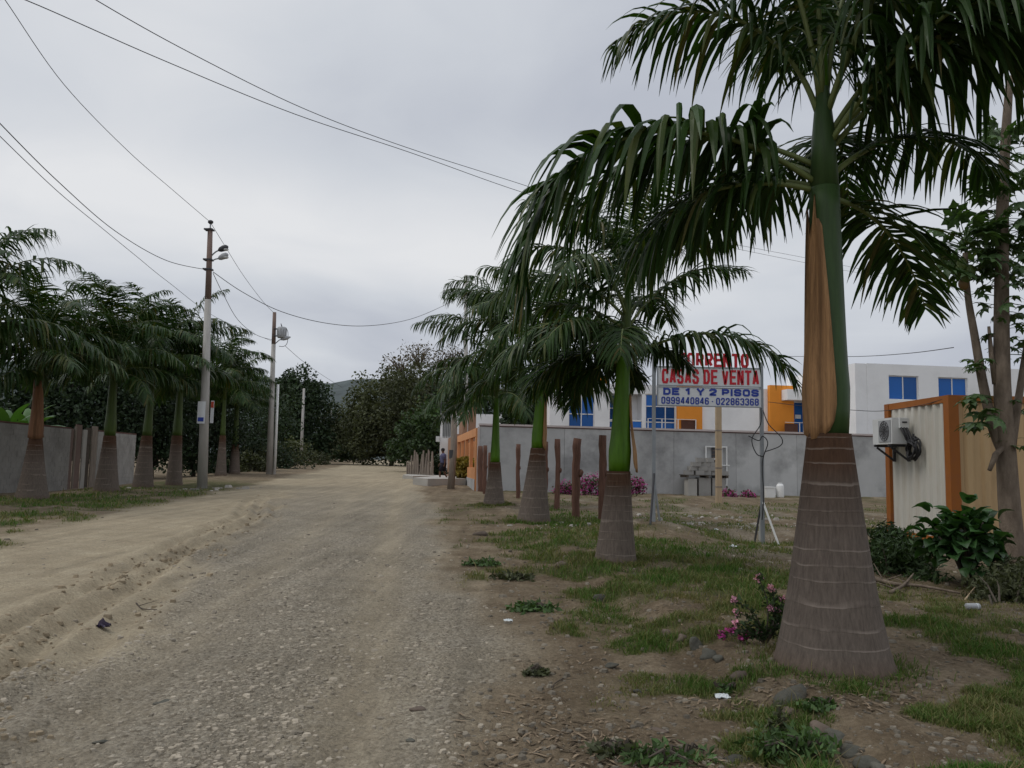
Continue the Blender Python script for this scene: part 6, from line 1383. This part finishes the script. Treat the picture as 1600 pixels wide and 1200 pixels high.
def branch(name, label, pts, r, twigs=3, m_='bark', group=None):
    P = [gp(px, py) + Vector((0, 0, dz)) for px, py, dz in pts]; S_ = smooth(P, 4); mb = MB().tube(S_, list(np.linspace(r, r * .35, len(S_))), 6); g = random.Random(len(label))
    for k in range(twigs):
        a = S_[2 + (k * 5) % (len(S_) - 3)]; d = Vector((g.uniform(-1, 1), g.uniform(-1, 1), g.uniform(.1, .5))).normalized() * g.uniform(.12, .3); mb.tube([a, a + d * .6, a + d], [r * .4, r * .3, r * .12], 4)
    return tag(mb.build(name, M[m_], None, True), label, 'branch', group)
branch('fallen_branch', 'long dry branch lying behind the grass right of the biggest palm', [(1368, 908, .03), (1400, 918, .04), (1440, 922, .05), (1500, 932, .04)], .032, 4)
branch('fallen_branch', 'short broken branch propped across the long dry one', [(1392, 928, .02), (1412, 922, .06), (1428, 914, .14)], .028, 1)
branch('fallen_branch', 'pale bare stick leaning out of the brown shrub', [(1508, 940, .02), (1530, 925, .10), (1562, 922, .22)], .010, 0, 'palewood')
branch('fallen_twig', 'curved dark twig lying in the ruts beyond the purple bag', [(213, 944, .01), (222, 953, .012), (245, 954, .012)], .010, 1, 'darkbark')
branch('fallen_twig', 'forked twig lying on the bare soil right of the road', [(880, 1062, .01), (866, 1072, .015), (862, 1082, .01)], .006, 2, 'darkbark')
def crumpled(name, label, cat, px, py, w, h, m_, seed):
    p = gp(px, py); g = np.random.default_rng(seed); n = 7; xs_ = np.linspace(-.5, .5, n); X_, Y_ = np.meshgrid(xs_, xs_); Z_ = g.uniform(0, 1, (n, n)) * h * (1 - .6 * np.maximum(abs(X_), abs(Y_)) * 2) + .006
    V = np.stack([p.x + (X_ + g.normal(0, .05, (n, n))) * w, p.y + (Y_ + g.normal(0, .05, (n, n))) * w * .8, p.z + Z_], -1).reshape(-1, 3)
    V = np.concatenate([V, V - np.array([0, 0, .004])]); N_ = n * n
    f = [(i * n + j, i * n + j + 1, (i + 1) * n + j + 1, (i + 1) * n + j) for i in range(n - 1) for j in range(n - 1)]
    return tag(npmesh(name, V, f + [tuple(N_ + q for q in x[::-1]) for x in f], M[m_]), label, cat)
crumpled('plastic_bag', 'crumpled dark purple plastic bag lying in the wheel ruts', 'bag', 161, 982, .11, .10, 'purple', 1)
crumpled('paper_scrap', 'pale turquoise paper scrap at the edge of the bluish weed patch', 'litter', 794, 971, .085, .03, 'paper', 2)
crumpled('paper_scrap', 'white crumpled paper lying before the tiny green weed', 'litter', 1129, 1090, .10, .03, 'paper', 3)
crumpled('paper_scrap', 'white scrap on the lot in front of the right sign post', 'litter', 1146, 856, .12, .08, 'paper', 4)
crumpled('paper_scrap', 'white scrap on the lot between the two sign posts', 'litter', 1119, 828, .10, .04, 'paper', 5)
cp = gp(1520, 953); c_ = thing('drink_can', 'silver drink can lying on bare soil before the brown shrub', 'can', cp); d = Vector((.075, .01, 0)); o = cp + Vector((0, 0, .035))
MB().tube([o - d, o - d * .88, o + d * .88, o + d], [.026, .033, .033, .026], 12).build('body', M['lamphead'], c_, True); MB().tube([o + d * .6, o + d * .45], .0335, 12).build('label_band', M['paper'], c_)
hs_ = gp(14, 768); shrub('spiky_plant', 'small dark spiky plant at the wall left of the brown-stemmed palm', 'plant', hs_, [(hs_.x, hs_.y, hs_.z + .3, .35, .3, .3)], 'darkleaf', 260, .09, 130, 3)
